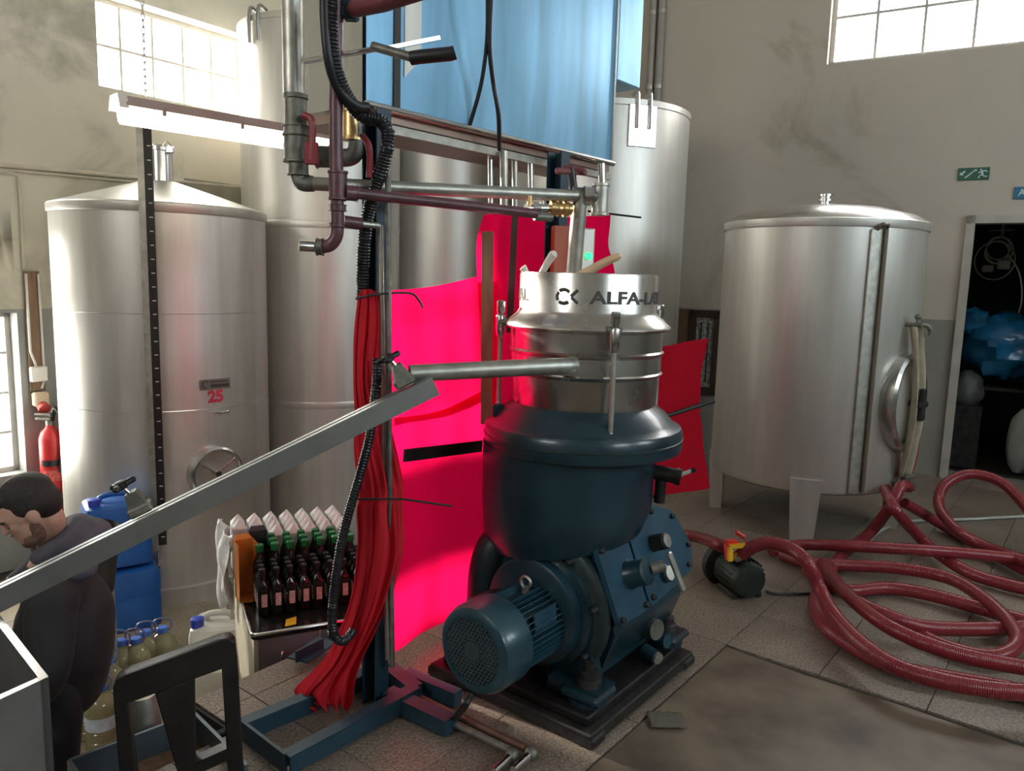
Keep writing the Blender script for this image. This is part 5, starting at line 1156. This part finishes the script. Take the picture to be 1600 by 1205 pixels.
mb.prism([(a, .0165, b) for a, b in sp(*(st + [(60, 35.4), (60, 31), (52, 29), (28, 6)]))], (0, .0015, 0)); mb.build('stairs', SIGNW, es)
mb = MB(Ms)
def limb(a, b, w_=2.4):
    (x0, y0), (x1, y1) = sp(a, b); mb.cyl((x0, .0172, y0), (x1, .0172, y1), w_ * u_, n=8)
mb.ball((*[sp((72, 34))[0][0], .0172], sp((72, 34))[0][1]), (3 * u_, .001, 3 * u_), 10, 8)
limb((74, 29), (78, 17), 3.6); limb((78, 17), (70, 12)); limb((70, 12), (66, 4)); limb((78, 17), (84, 9)); limb((84, 9), (94, 9)); limb((74, 28), (65, 22)); limb((76, 28), (86, 30)); limb((86, 30), (92, 25))
mb.build('running_figure', SIGNW, es)
bs = thing('blue_sign', 'blue sign with white lettering above the doorway', 'sign', WRp(1600, 302))
p0 = WRp(1584, 302); sh = WRp(1590, 292).z - WRp(1590, 311).z; Ms = axes(p0 + DR * .16, DR, -NR, UP)
mb = MB(Ms); mb.box((0, .008, 0), (.32, .016, sh), .002); mb.build('sign_plate', SIGNBLUE, bs)
vs, fs = text_mesh('Ar', .075, .001, .001); mb = MB(Ms); mb.add([(v.x - .09, .017 - v.z, v.y) for v in vs], fs); mb.build('lettering', SIGNW, bs)
# conduit pipes high on the wall
for k, (px, lab) in enumerate(((1014, 'left one of two grey pipes high on the wall above the blue-lit tank'), (1027, 'right one of two grey pipes high on the wall above the blue-lit tank'))):
    a = WRp(px, 160, .05); mb = MB(); mb.cyl((a.x, a.y, LOW), (a.x, a.y, CEIL), .035, n=14); o = mb.build('wall_pipe', mat('grey_wall_pipe', (.33, .30, .26), .5)); tag(o, lab, 'pipe')
    for z in (3.5, 4.2): mb = MB(Matrix.Translation((a.x, a.y, z))); mb.lathe([(.04, 0), (.042, .02), (.04, .04)], 14); mb.build('pipe_sleeve', GALV, o)
# framed notice and brown panel leaning at the wall
fn = thing('framed_picture', 'dark framed black and white picture behind the right red cloth', 'picture', WRp(1095, 615, .03))
a, b = WRp(1079, 484, .03), WRp(1128, 484, .03); zlo = WRp(1095, 615, .03).z; Mf = axes((a.x, a.y, zlo), DR, -NR, UP); fw_ = (b - a).length; fh = a.z - zlo
mb = MB(Mf); bw = .07
mb.box((bw / 2, 0, fh / 2), (bw, .03, fh)); mb.box((fw_ - bw / 2, 0, fh / 2), (bw, .03, fh)); mb.box((fw_ / 2, 0, bw / 2), (fw_, .03, bw)); mb.box((fw_ / 2, 0, fh - bw / 2), (fw_, .03, bw)); mb.build('frame', mat('dark_wood_frame', (.045, .025, .018), .5), fn)
mb = MB(Mf); mb.box((fw_ / 2, -.005, fh / 2), (fw_ - .02, .01, fh - .02)); mb.build('picture_sheet', mat('patterned_sheet', (.05, .05, .045), .5, 0, 0, 38, col2=(.55, .54, .48)), fn)
mb = MB(Mf); mb.tube([(bw + .05, .002, bw + .05), (bw + .05, .002, fh - bw - .05), (fw_ - bw - .05, .002, fh - bw - .05), (fw_ - bw - .05, .002, bw + .05)], .008, 6, closed=True); mb.build('inner_border', BLACK, fn)
a, b = WRp(1052, 482, .02), WRp(1079, 482, .02); mb = MB(axes((a.x, a.y, 0), DR, -NR, UP)); mb.box(((b - a).length / 2 - .1, 0, a.z / 2), ((b - a).length + .2, .03, a.z)); o = mb.build('brown_board', mat('brown_board', (.16, .09, .05), .6)); tag(o, 'brown wooden board on the wall beside the framed picture', 'board')
# store room things
def blob(c, r, seed, amp=.25, nu=28, nv=18):
    mb = MB(); mb.ball((0, 0, 0), 1.0, nu, nv)
    for v in mb.bm.verts:
        d = v.co.normalized(); k = 1 + amp * noise.noise(d * 2.2 + Vector((seed, 0, 0))) + amp * .35 * noise.noise(d * 7 + Vector((0, seed, 0)))
        v.co = Vector((d.x * r[0] * k, d.y * r[1] * k, d.z * r[2] * k)) + Vector(c)
    return mb
def ins(px, py, dep): return on_wall(px, py, NR, OR_ + dep)
o = blob(ins(1570, 540, .9), (.34, .3, .30), 1.0).build('blue_plastic_sack', FILMB); tag(o, 'big crumpled blue plastic sack in the store room', 'sack')
o = blob(ins(1524, 505, .8), (.13, .12, .13), 2.0).build('blue_plastic_sack', FILMB); tag(o, 'small blue plastic bundle left of the big blue sack', 'sack')
mb = MB(axes(ins(1560, 600, 1.0), DR, NR, UP)); zt_ = ins(1560, 575, 1.0).z - ins(1560, 600, 1.0).z
mb.box((0, 0, -.02), (1.1, .6, .03)); 
for x in (-.5, .5):
    for y in (-.25, .25): mb.box((x, y, -.02 - ins(1560, 600, 1.0).z / 2), (.04, .04, ins(1560, 600, 1.0).z - .03))
o = mb.build('store_shelf', DARKMET); tag(o, 'dark shelf under the blue sacks in the store room', 'shelf')
o = blob(ins(1510, 625, .6), (.13, .12, .17), 4.0, .2).build('grey_sack', mat('grey_sack_film', (.10, .105, .10), .5)); o.location.z = .55; tag(o, 'pale grey sack standing low at the left in the store room', 'sack')
mb = MB(axes((ins(1510, 625, .6).x, ins(1510, 625, .6).y, 0), DR, NR, UP)); mb.box((0, 0, .29), (.26, .26, .58), .01); o = mb.build('dark_crate', DARKMET); tag(o, 'dark crate under the grey sack in the store room', 'crate')
o = blob((ins(1596, 690, .5).x, ins(1596, 690, .5).y, .3), (.12, .1, .29), 6.0, .1).build('white_canister', mat('dim_white', (.30, .30, .28), .5)); tag(o, 'dim white canister at the right edge of the doorway', 'canister')
cw = thing('hanging_cable_coil', 'white cable coil with plugs hanging inside the store room', 'cable', ins(1560, 380, 1.5))
cc = ins(1560, 388, 1.5); Mc2 = axes(cc, DR, NR, UP)
for k, (r_, dx, dz) in enumerate(((.10, 0, 0), (.115, .01, -.02), (.10, -.01, -.04), (.17, -.02, -.12))):
    mb = MB(Mc2); mb.tube([(dx + r_ * math.cos(q), .01 * k, dz + r_ * 1.1 * math.sin(q)) for q in [2 * math.pi * j / 28 for j in range(28)]], .007, 6, closed=True); mb.build('cable_loop', WHITEP, cw)
mb = MB(Mc2); mb.tube(catmull([(.08, 0, -.05), (.2, 0, -.25), (.24, 0, -.55), (.15, 0, -.85), (-.02, -.1, -.95)], n=6), .008, 6); mb.build('cable_tail', WHITEP, cw)
mb = MB(Mc2); mb.box((.06, -.02, -.16), (.11, .05, .09), .01); mb.build('plug', WHITEP, cw); mb = MB(Mc2); mb.box((-.07, -.02, -.2), (.10, .05, .07), .01); mb.build('plug', WHITEP, cw)
mb = MB(Mc2); mb.cyl((.02, 0, .1), (.02, 0, .26), .014); mb.cyl((-.1, 0, .17), (.12, 0, .18), .007); mb.build('hook', GALV, cw)
# pump with valve
pc = F(1160, 940); pump = thing('transfer_pump', 'small dirty pump motor with red and yellow valve levers on the floor', 'pump', (pc.x, pc.y, 0))
Md = frame((pc.x, pc.y, 0), (.93, .36, 0)); pz = .13
cA = P(1172, 922, 3.78); ax_ = Vector((.25, -.93, 0)).normalized(); sx_ = UP.cross(ax_) * -1
Mq = axes((cA.x, cA.y, .10), sx_, UP, ax_)                 # local z towards the viewer
mb = MB(Mq); mb.lathe([(.085, -.22), (.095, -.20), (.095, -.02), (.085, .0), (.07, .004)], 32); mb.build('motor_body', mat('oily_green_motor', (.022, .032, .026), .5, .3, .3, 14), pump)
mb = MB(Mq)
for k in range(14):
    a_ = math.radians(-10 + k * 15); mb.box((.10, 0, -.11), (.014, .004, .16), M=Matrix.Rotation(a_, 4, 'Z'))
mb.build('cooling_ribs', DARKMET, pump, kind='stuff')
mb = MB(Mq); mb.lathe([(.10, -.30), (.125, -.28), (.125, -.24), (.09, -.22)], 28); mb.build('pump_head', DARKMET, pump)
mb = MB(Mq); mb.box((.03, .11, -.10), (.12, .06, .10), .01); mb.build('terminal_box', BLACKP, pump)
mb = MB(Mq)
for s in (-1, 1): mb.box((s * .07, -.085, -.1), (.03, .03, .16), .004)
mb.build('pump_feet', DARKMET, pump, kind='stuff')
mb = MB(); mb.cyl(P(1148, 905, 3.9), P(1150, 858, 3.88), .035); mb.build('riser_pipe', GALV_D, pump)
mb = MB(); beam(mb, P(1135, 848, 3.8), P(1152, 848, 3.8), .04, .03); beam(mb, P(1137, 850, 3.8), P(1140, 875, 3.78), .03, .03); v1 = mb.build('red_lever', BRIGHTRED, pump)
mb = MB(); beam(mb, P(1139, 854, 3.77), P(1168, 852, 3.77), .03, .018); beam(mb, P(1141, 855, 3.77), P(1141, 877, 3.76), .022, .02); mb.build('yellow_lever', YELLOWP, pump)
mb = MB(); mb.cyl(P(1168, 852, 3.8), P(1161, 838, 3.8), .004, n=8); mb.cyl(P(1162, 839, 3.8), P(1150, 831, 3.8), .013); mb.build('tipped_handle', REDP, pump)
mb = MB(); mb.cyl(P(1150, 870, 3.8), P(1160, 865, 3.78), .036); mb.build('hose_clip', STEEL_S, pump)
mb = MB(); mb.tube(catmull([F(1196, 924, .02), F(1215, 928, .01), F(1262, 927, .01), F(1300, 922, .01)], n=5), .008, 8); mb.build('power_cable', BLACK, pump)
# suction hoses
HR = .034
def hose(pts, label, r=HR):
    e = Vector(pts[-1])
    if (pix(e) or (0,))[0] > 1640: pts = list(pts) + [e + Vector((.35, .04, 0)), e + Vector((.72, .25, 0)), e + Vector((.95, .62, 0)), e + Vector((.95, 1.0, 0))]
    c = catmull(pts, step=.03); mb = MB(); mb.tube(c, r, 14, uv=True); o = mb.build('suction_hose', HOSE, angle=80); tag(o, label, 'hose', 'red suction hoses on the floor'); return o
def Fs(lst, z): return [F(x, y, z if not isinstance(z, list) else z[i]) for i, (x, y) in enumerate(lst)]
hose([P(1157, 867, 3.78), P(1180, 853, 3.75), P(1206, 849, 3.72), P(1236, 858, 3.66), P(1262, 880, 3.58)] + Fs([(1282, 922), (1304, 962), (1345, 1005), (1400, 1042), (1480, 1066), (1570, 1080), (1680, 1084)], [.16, .13, .12, .12, .12, .12, .12]), 'bright red hose arching from the pump valve over the coil')
hose([po + Vector((.02, -.14, .0)), P(1408, 760, 4.55), P(1392, 790, 4.5)] + Fs([(1360, 832), (1322, 862), (1297, 892), (1281, 920), (1274, 950), (1295, 984), (1345, 1018), (1402, 1044), (1480, 1060), (1560, 1074), (1660, 1092)], [.10, .05, .04, .04, .04, .04, .04, .04, .04, .04, .04]), 'red hose from the tank outlet bending round the left end of the coil')
hose([P(1383, 764, 4.62), P(1400, 798, 4.4)] + Fs([(1440, 843), (1475, 872), (1523, 899), (1600, 920), (1690, 938)], [.09, .08, .05, .05, .05]), 'straight red hose crossing from below the tank to the right edge')
hose(Fs([(1205, 862), (1249, 852), (1322, 853), (1442, 860), (1520, 866), (1600, 874), (1700, 884)], [.04, .06, .12, .14, .12, .10, .10]), 'upper straight red hose lying across behind the coil')
hose(Fs([(1222, 868), (1262, 880), (1330, 884), (1402, 888), (1483, 904), (1543, 940), (1579, 977), (1590, 1003), (1570, 1022), (1535, 1026), (1480, 1012), (1430, 990)], [.04, .05, .06, .08, .09, .09, .08, .05, .04, .04, .035, .035]), 'red hose of the coil ending in a tight turn near the right edge')
hose(Fs([(1262, 892), (1318, 922), (1382, 919), (1442, 927), (1523, 948), (1600, 970), (1700, 990)], [.03, .04, .04, .05, .05, .05, .05]), 'inner red hose of the coil with a flat bend')
hose(Fs([(1285, 880), (1300, 906), (1338, 940), (1390, 964), (1442, 980), (1523, 983), (1600, 980), (1700, 972)], [.06, .10, .11, .10, .07, .05, .05, .05]), 'red hose of the coil running level to the right edge')
hose(Fs([(1292, 884), (1310, 915), (1362, 962), (1422, 996), (1503, 1024), (1600, 1043), (1700, 1056)], [.07, .12, .13, .13, .10, .08, .08]), 'red hose of the coil curving below the level one')
hose([F(1680, 905, .10), F(1600, 876, .11), F(1535, 852, .08), P(1492, 826, 4.62), P(1467, 790, 4.9), P(1477, 757, 5.0), P(1515, 741, 5.0), P(1563, 753, 4.9), P(1600, 788, 4.75), P(1650, 850, 4.5)], 'red hose loop standing up before the doorway')
hose([P(1413, 786, 4.85)] + Fs([(1475, 822), (1527, 852), (1600, 890)], [.05, .05, .05]) + [F(1680, 925, .05)], 'thin-looking red hose running from the tank valve behind the loop')
hose([F(1010, 830, .06), F(1080, 838, .06), P(1120, 850, 3.95), P(1140, 862, 3.9)], 'red hose entering the pump from behind the separator')
hose([P(1428, 640, 4.95), P(1428, 690, 4.9), P(1420, 730, 4.85), P(1408, 758, 4.8)], 'red hose hanging behind the beige rag on the legged tank')
mb = MB(); mb.tube(catmull(Fs([(1358, 845), (1378, 828), (1420, 815), (1500, 812), (1600, 807)], .012), n=6), .010, 8); o = mb.build('white_cable', mat('grey_white_cable', (.45, .45, .42), .5)); tag(o, 'thin pale cable on the floor behind the red hoses', 'cable')
pipe('dark_rod', [P(1003, 662, 3.82), P(1092, 634, 4.02), P(1115, 627, 4.08)], .011, BLACK, 'thin black rod running across the dull red cloth right of the separator', 'rod')
# litter
mb = MB(); q = F(1034, 1128); 
def crum(a, b): return (q.x - .05 + .13 * a, q.y - .05 + .1 * b, .006 + .012 * abs(noise.noise(Vector((a * 4, b * 4, 1)))))
mb.grid(crum, 10, 8); o = mb.build('crumpled_paper', mat('dirty_paper', (.11, .095, .07), .8), normals=False); tag(o, 'dirty crumpled paper on the floor before the separator base', 'paper'); o.modifiers.new('thickness', 'SOLIDIFY').thickness = .002
# ================================================================== MAN
def solid(shapes, voxel, smooth=6):
    """shapes -> one continuous skin through a voxel union"""
    mb = MB()
    for s in shapes:
        if s[0] == 'e': mb.ball((0, 0, 0), 1.0, 20, 14, M=s[1] @ Matrix.Diagonal((*s[2], 1)))
        else: 
            pts = catmull(s[1], n=5); rs = s[2]; n = len(pts); k = len(rs) - 1
            def rf(t, i, rs=rs, n=n, k=k):
                x = i / (n - 1) * k; j = min(int(x), k - 1); return rs[j] + (rs[j + 1] - rs[j]) * (x - j)
            mb.tube(pts, rf, 16)
            mb.ball(pts[0], rs[0], 14, 10); mb.ball(pts[-1], rs[-1], 14, 10)
    me = bpy.data.meshes.new('tmp'); bmesh.ops.recalc_face_normals(mb.bm, faces=mb.bm.faces[:]); mb.bm.to_mesh(me); mb.bm.free()
    o = bpy.data.objects.new('tmp', me); COL.objects.link(o)
    r = o.modifiers.new('r', 'REMESH'); r.mode = 'VOXEL'; r.voxel_size = voxel
    s = o.modifiers.new('s', 'SMOOTH'); s.iterations = smooth; s.factor = .5
    bpy.context.view_layer.update(); ev = o.evaluated_get(bpy.context.evaluated_depsgraph_get()); me2 = bpy.data.meshes.new_from_object(ev)
    out = MB(); out.bm.from_mesh(me2); bpy.data.objects.remove(o); bpy.data.meshes.remove(me); bpy.data.meshes.remove(me2); return out
Hc = P(46, 797, 2.66)                                     # middle of the head
fwd = Vector((-.88, -.47, 0)).normalized()               # the way he faces
sid = UP.cross(fwd)                                       # his left
pit = math.radians(29)
hf = (fwd * math.cos(pit) - UP * math.sin(pit)); hu = (UP * math.cos(pit) + fwd * math.sin(pit))
MH = axes(Hc, hf, sid, hu)                                # head: x forward, y his left, z up
def he(c, r): return ('e', MH @ Matrix.Translation(c), r)
man = thing('person', 'man in dark hooded jacket looking down, standing left of the trough', 'person', (Hc.x + .01, Hc.y + .07, LOW))
B0 = Vector((Hc.x + .01, Hc.y + .07, .03))
def bpnt(f, s, z): return B0 + fwd * f + sid * s + UP * z
head = [he((0, 0, .025), (.098, .075, .092)), he((.015, 0, -.035), (.075, .062, .085)), he((.05, 0, -.085), (.035, .036, .03)), he((.088, 0, -.012), (.020, .013, .026)), he((.100, 0, -.028), (.014, .014, .012)), he((.074, .0, .022), (.025, .055, .014)), he((.078, 0, -.058), (.016, .026, .008)), he((.078, 0, -.070), (.015, .022, .008)),
        he((-.012, .074, -.012), (.022, .010, .034)), he((-.012, -.074, -.012), (.022, .010, .034)), he((.055, .04, -.02), (.022, .018, .016)), he((.055, -.04, -.02), (.022, .018, .016))]
neck = [('t', [MH @ Vector((-.03, 0, -.06)), bpnt(-.02, 0, .58), bpnt(-.03, 0, .48)], [.055, .055, .065])]
hip = .02
torso = [('t', [bpnt(-.03, 0, .46), bpnt(-.02, 0, .2), bpnt(0, 0, .05), bpnt(0, 0, hip - .05)], [.10, .12, .11, .10]), ('t', [bpnt(-.02, -.16, .43), bpnt(-.03, 0, .45), bpnt(-.02, .16, .43)], [.075, .09, .075])]
legs = []
for s in (-.09, .09): legs.append(('t', [bpnt(-.01, s * .9, hip), bpnt(.01, s, -.36), bpnt(-.02, s, -.74)], [.07, .055, .042])); legs.append(('t', [bpnt(-.03, s, -.765), bpnt(.14, s * 1.2, -.772)], [.036, .028]))
arms = []; hands = []
for s in (-1, 1):
    sh = bpnt(-.02, s * .19, .42); el = bpnt(.02, s * .26, .15); wr = bpnt(.22, s * .16, .07)
    arms.append(('t', [sh, el, wr], [.052, .042, .03]))
    pal = wr + fwd * .07
    hands.append(('t', [wr, pal], [.028, .034]))
    for k, (ln, oy) in enumerate(((.07, -.03), (.08, -.01), (.075, .01), (.06, .03))):
        b_ = pal + sid * oy + fwd * .02; hands.append(('t', [b_, b_ + fwd * ln * .6 - UP * .01, b_ + fwd * ln * .9 - UP * .04], [.009, .009, .008]))
    hands.append(('t', [wr + fwd * .02 - sid * s * .02, wr + fwd * .07 - sid * s * .055, wr + fwd * .10 - sid * s * .05 - UP * .02], [.011, .01, .008]))
solid(head + neck + torso + legs + arms + hands, .0062, 5).build('body', SKIN, man, angle=180)
# hair, brows and beard
def shell(shapes, name, m, vox=.006): return solid(shapes, vox, 4).build(name, m, man, angle=180)
hair = [he((-.018, 0, .055), (.096, .081, .078)), he((-.05, 0, .01), (.066, .078, .075)), he((.055, 0, .085), (.052, .062, .032)), he((-.01, .066, .03), (.045, .016, .04)), he((-.01, -.066, .03), (.045, .016, .04))]
hob = shell(hair, 'hair', HAIR)
beard = [he((.052, 0, -.100), (.036, .036, .024)), he((.008, .053, -.062), (.022, .013, .050)), he((.008, -.053, -.062), (.022, .013, .050)), he((.036, .037, -.090), (.034, .020, .028)), he((.036, -.037, -.090), (.034, .020, .028)), he((.086, 0, -.049), (.012, .026, .006))]
shell(beard, 'beard', mat('short_beard', (.15, .08, .058), .8, 0, .3, 90, bump=.4, bscale=200))
for s in (-1, 1):
    mb = MB(); mb.tube([MH @ Vector((.090, s * .014, .012)), MH @ Vector((.090, s * .032, .017)), MH @ Vector((.078, s * .052, .012))], lambda t, i: (.005, .006, .003)[i], 8); mb.build('eyebrow', HAIR, man)
    mb = MB(); mb.ball((0, 0, 0), (.010, .012, .008), 10, 8, M=MH @ Matrix.Translation((.072, s * .034, -.012))); mb.build('eye', mat('eye_dark', (.05, .04, .035), .3), man)
# jacket, hood, trousers
jk = [('t', [bpnt(-.03, 0, .43), bpnt(-.05, 0, .3), bpnt(-.035, 0, .15), bpnt(-.02, 0, .03)], [.115, .168, .178, .165]), ('t', [bpnt(-.02, -.18, .40), bpnt(-.04, 0, .44), bpnt(-.02, .18, .40)], [.085, .11, .085])]
for s in (-1, 1):
    sh = bpnt(-.02, s * .21, .42); el = bpnt(.02, s * .28, .15); wr = bpnt(.21, s * .165, .075); jk.append(('t', [sh, el, wr], [.088, .072, .050]))
solid(jk, .013, 14).build('jacket', JACKET, man, angle=180)
hd_ = [('t', [bpnt(-.12, -.11, .53), bpnt(-.155, 0, .575), bpnt(-.12, .11, .53)], [.05, .07, .05]), ('t', [bpnt(.02, -.10, .55), bpnt(-.07, -.09, .59), bpnt(-.115, 0, .615), bpnt(-.07, .09, .59), bpnt(.02, .10, .55)], [.03, .042, .05, .042, .03]), ('t', [bpnt(-.12, -.12, .50), bpnt(.02, -.125, .47), bpnt(.12, -.05, .42)], [.05, .035, .025]), ('t', [bpnt(-.12, .12, .50), bpnt(.02, .125, .47), bpnt(.12, .05, .42)], [.05, .035, .025]), ('t', [bpnt(-.05, -.07, .54), bpnt(-.10, 0, .56), bpnt(-.05, .07, .54)], [.04, .05, .04])]
solid(hd_, .010, 5).build('hood', HOOD, man, angle=180)
tr_ = []
for s in (-.09, .09): tr_.append(('t', [bpnt(-.01, s, .04), bpnt(.01, s, -.36), bpnt(-.02, s, -.74)], [.10, .078, .066]))
solid(tr_, .014, 5).build('trousers', mat('dark_trousers', (.013, .013, .016), .8), man, angle=180)
for s in (-.09, .09):
    solid([('t', [bpnt(-.05, s, -.755), bpnt(.15, s * 1.2, -.76)], [.042, .036])], .012, 3).build('shoe', BLACK, man, angle=180)
for s in (-1, 1):
    mb = MB(); mb.tube(catmull([bpnt(.13, s * .04, .44), bpnt(.165, s * .045, .36), bpnt(.175, s * .05, .27)], n=4), .004, 6); mb.build('hood_cord', WHITEP, man)
mb = MB(); mb.ball(bpnt(.0, .0, .0) + (Vector((0, -1, 0))) * .2 + Vector((.06, 0, -.1)), .012, 8, 6); mb.build('red_tag', REDP, man)
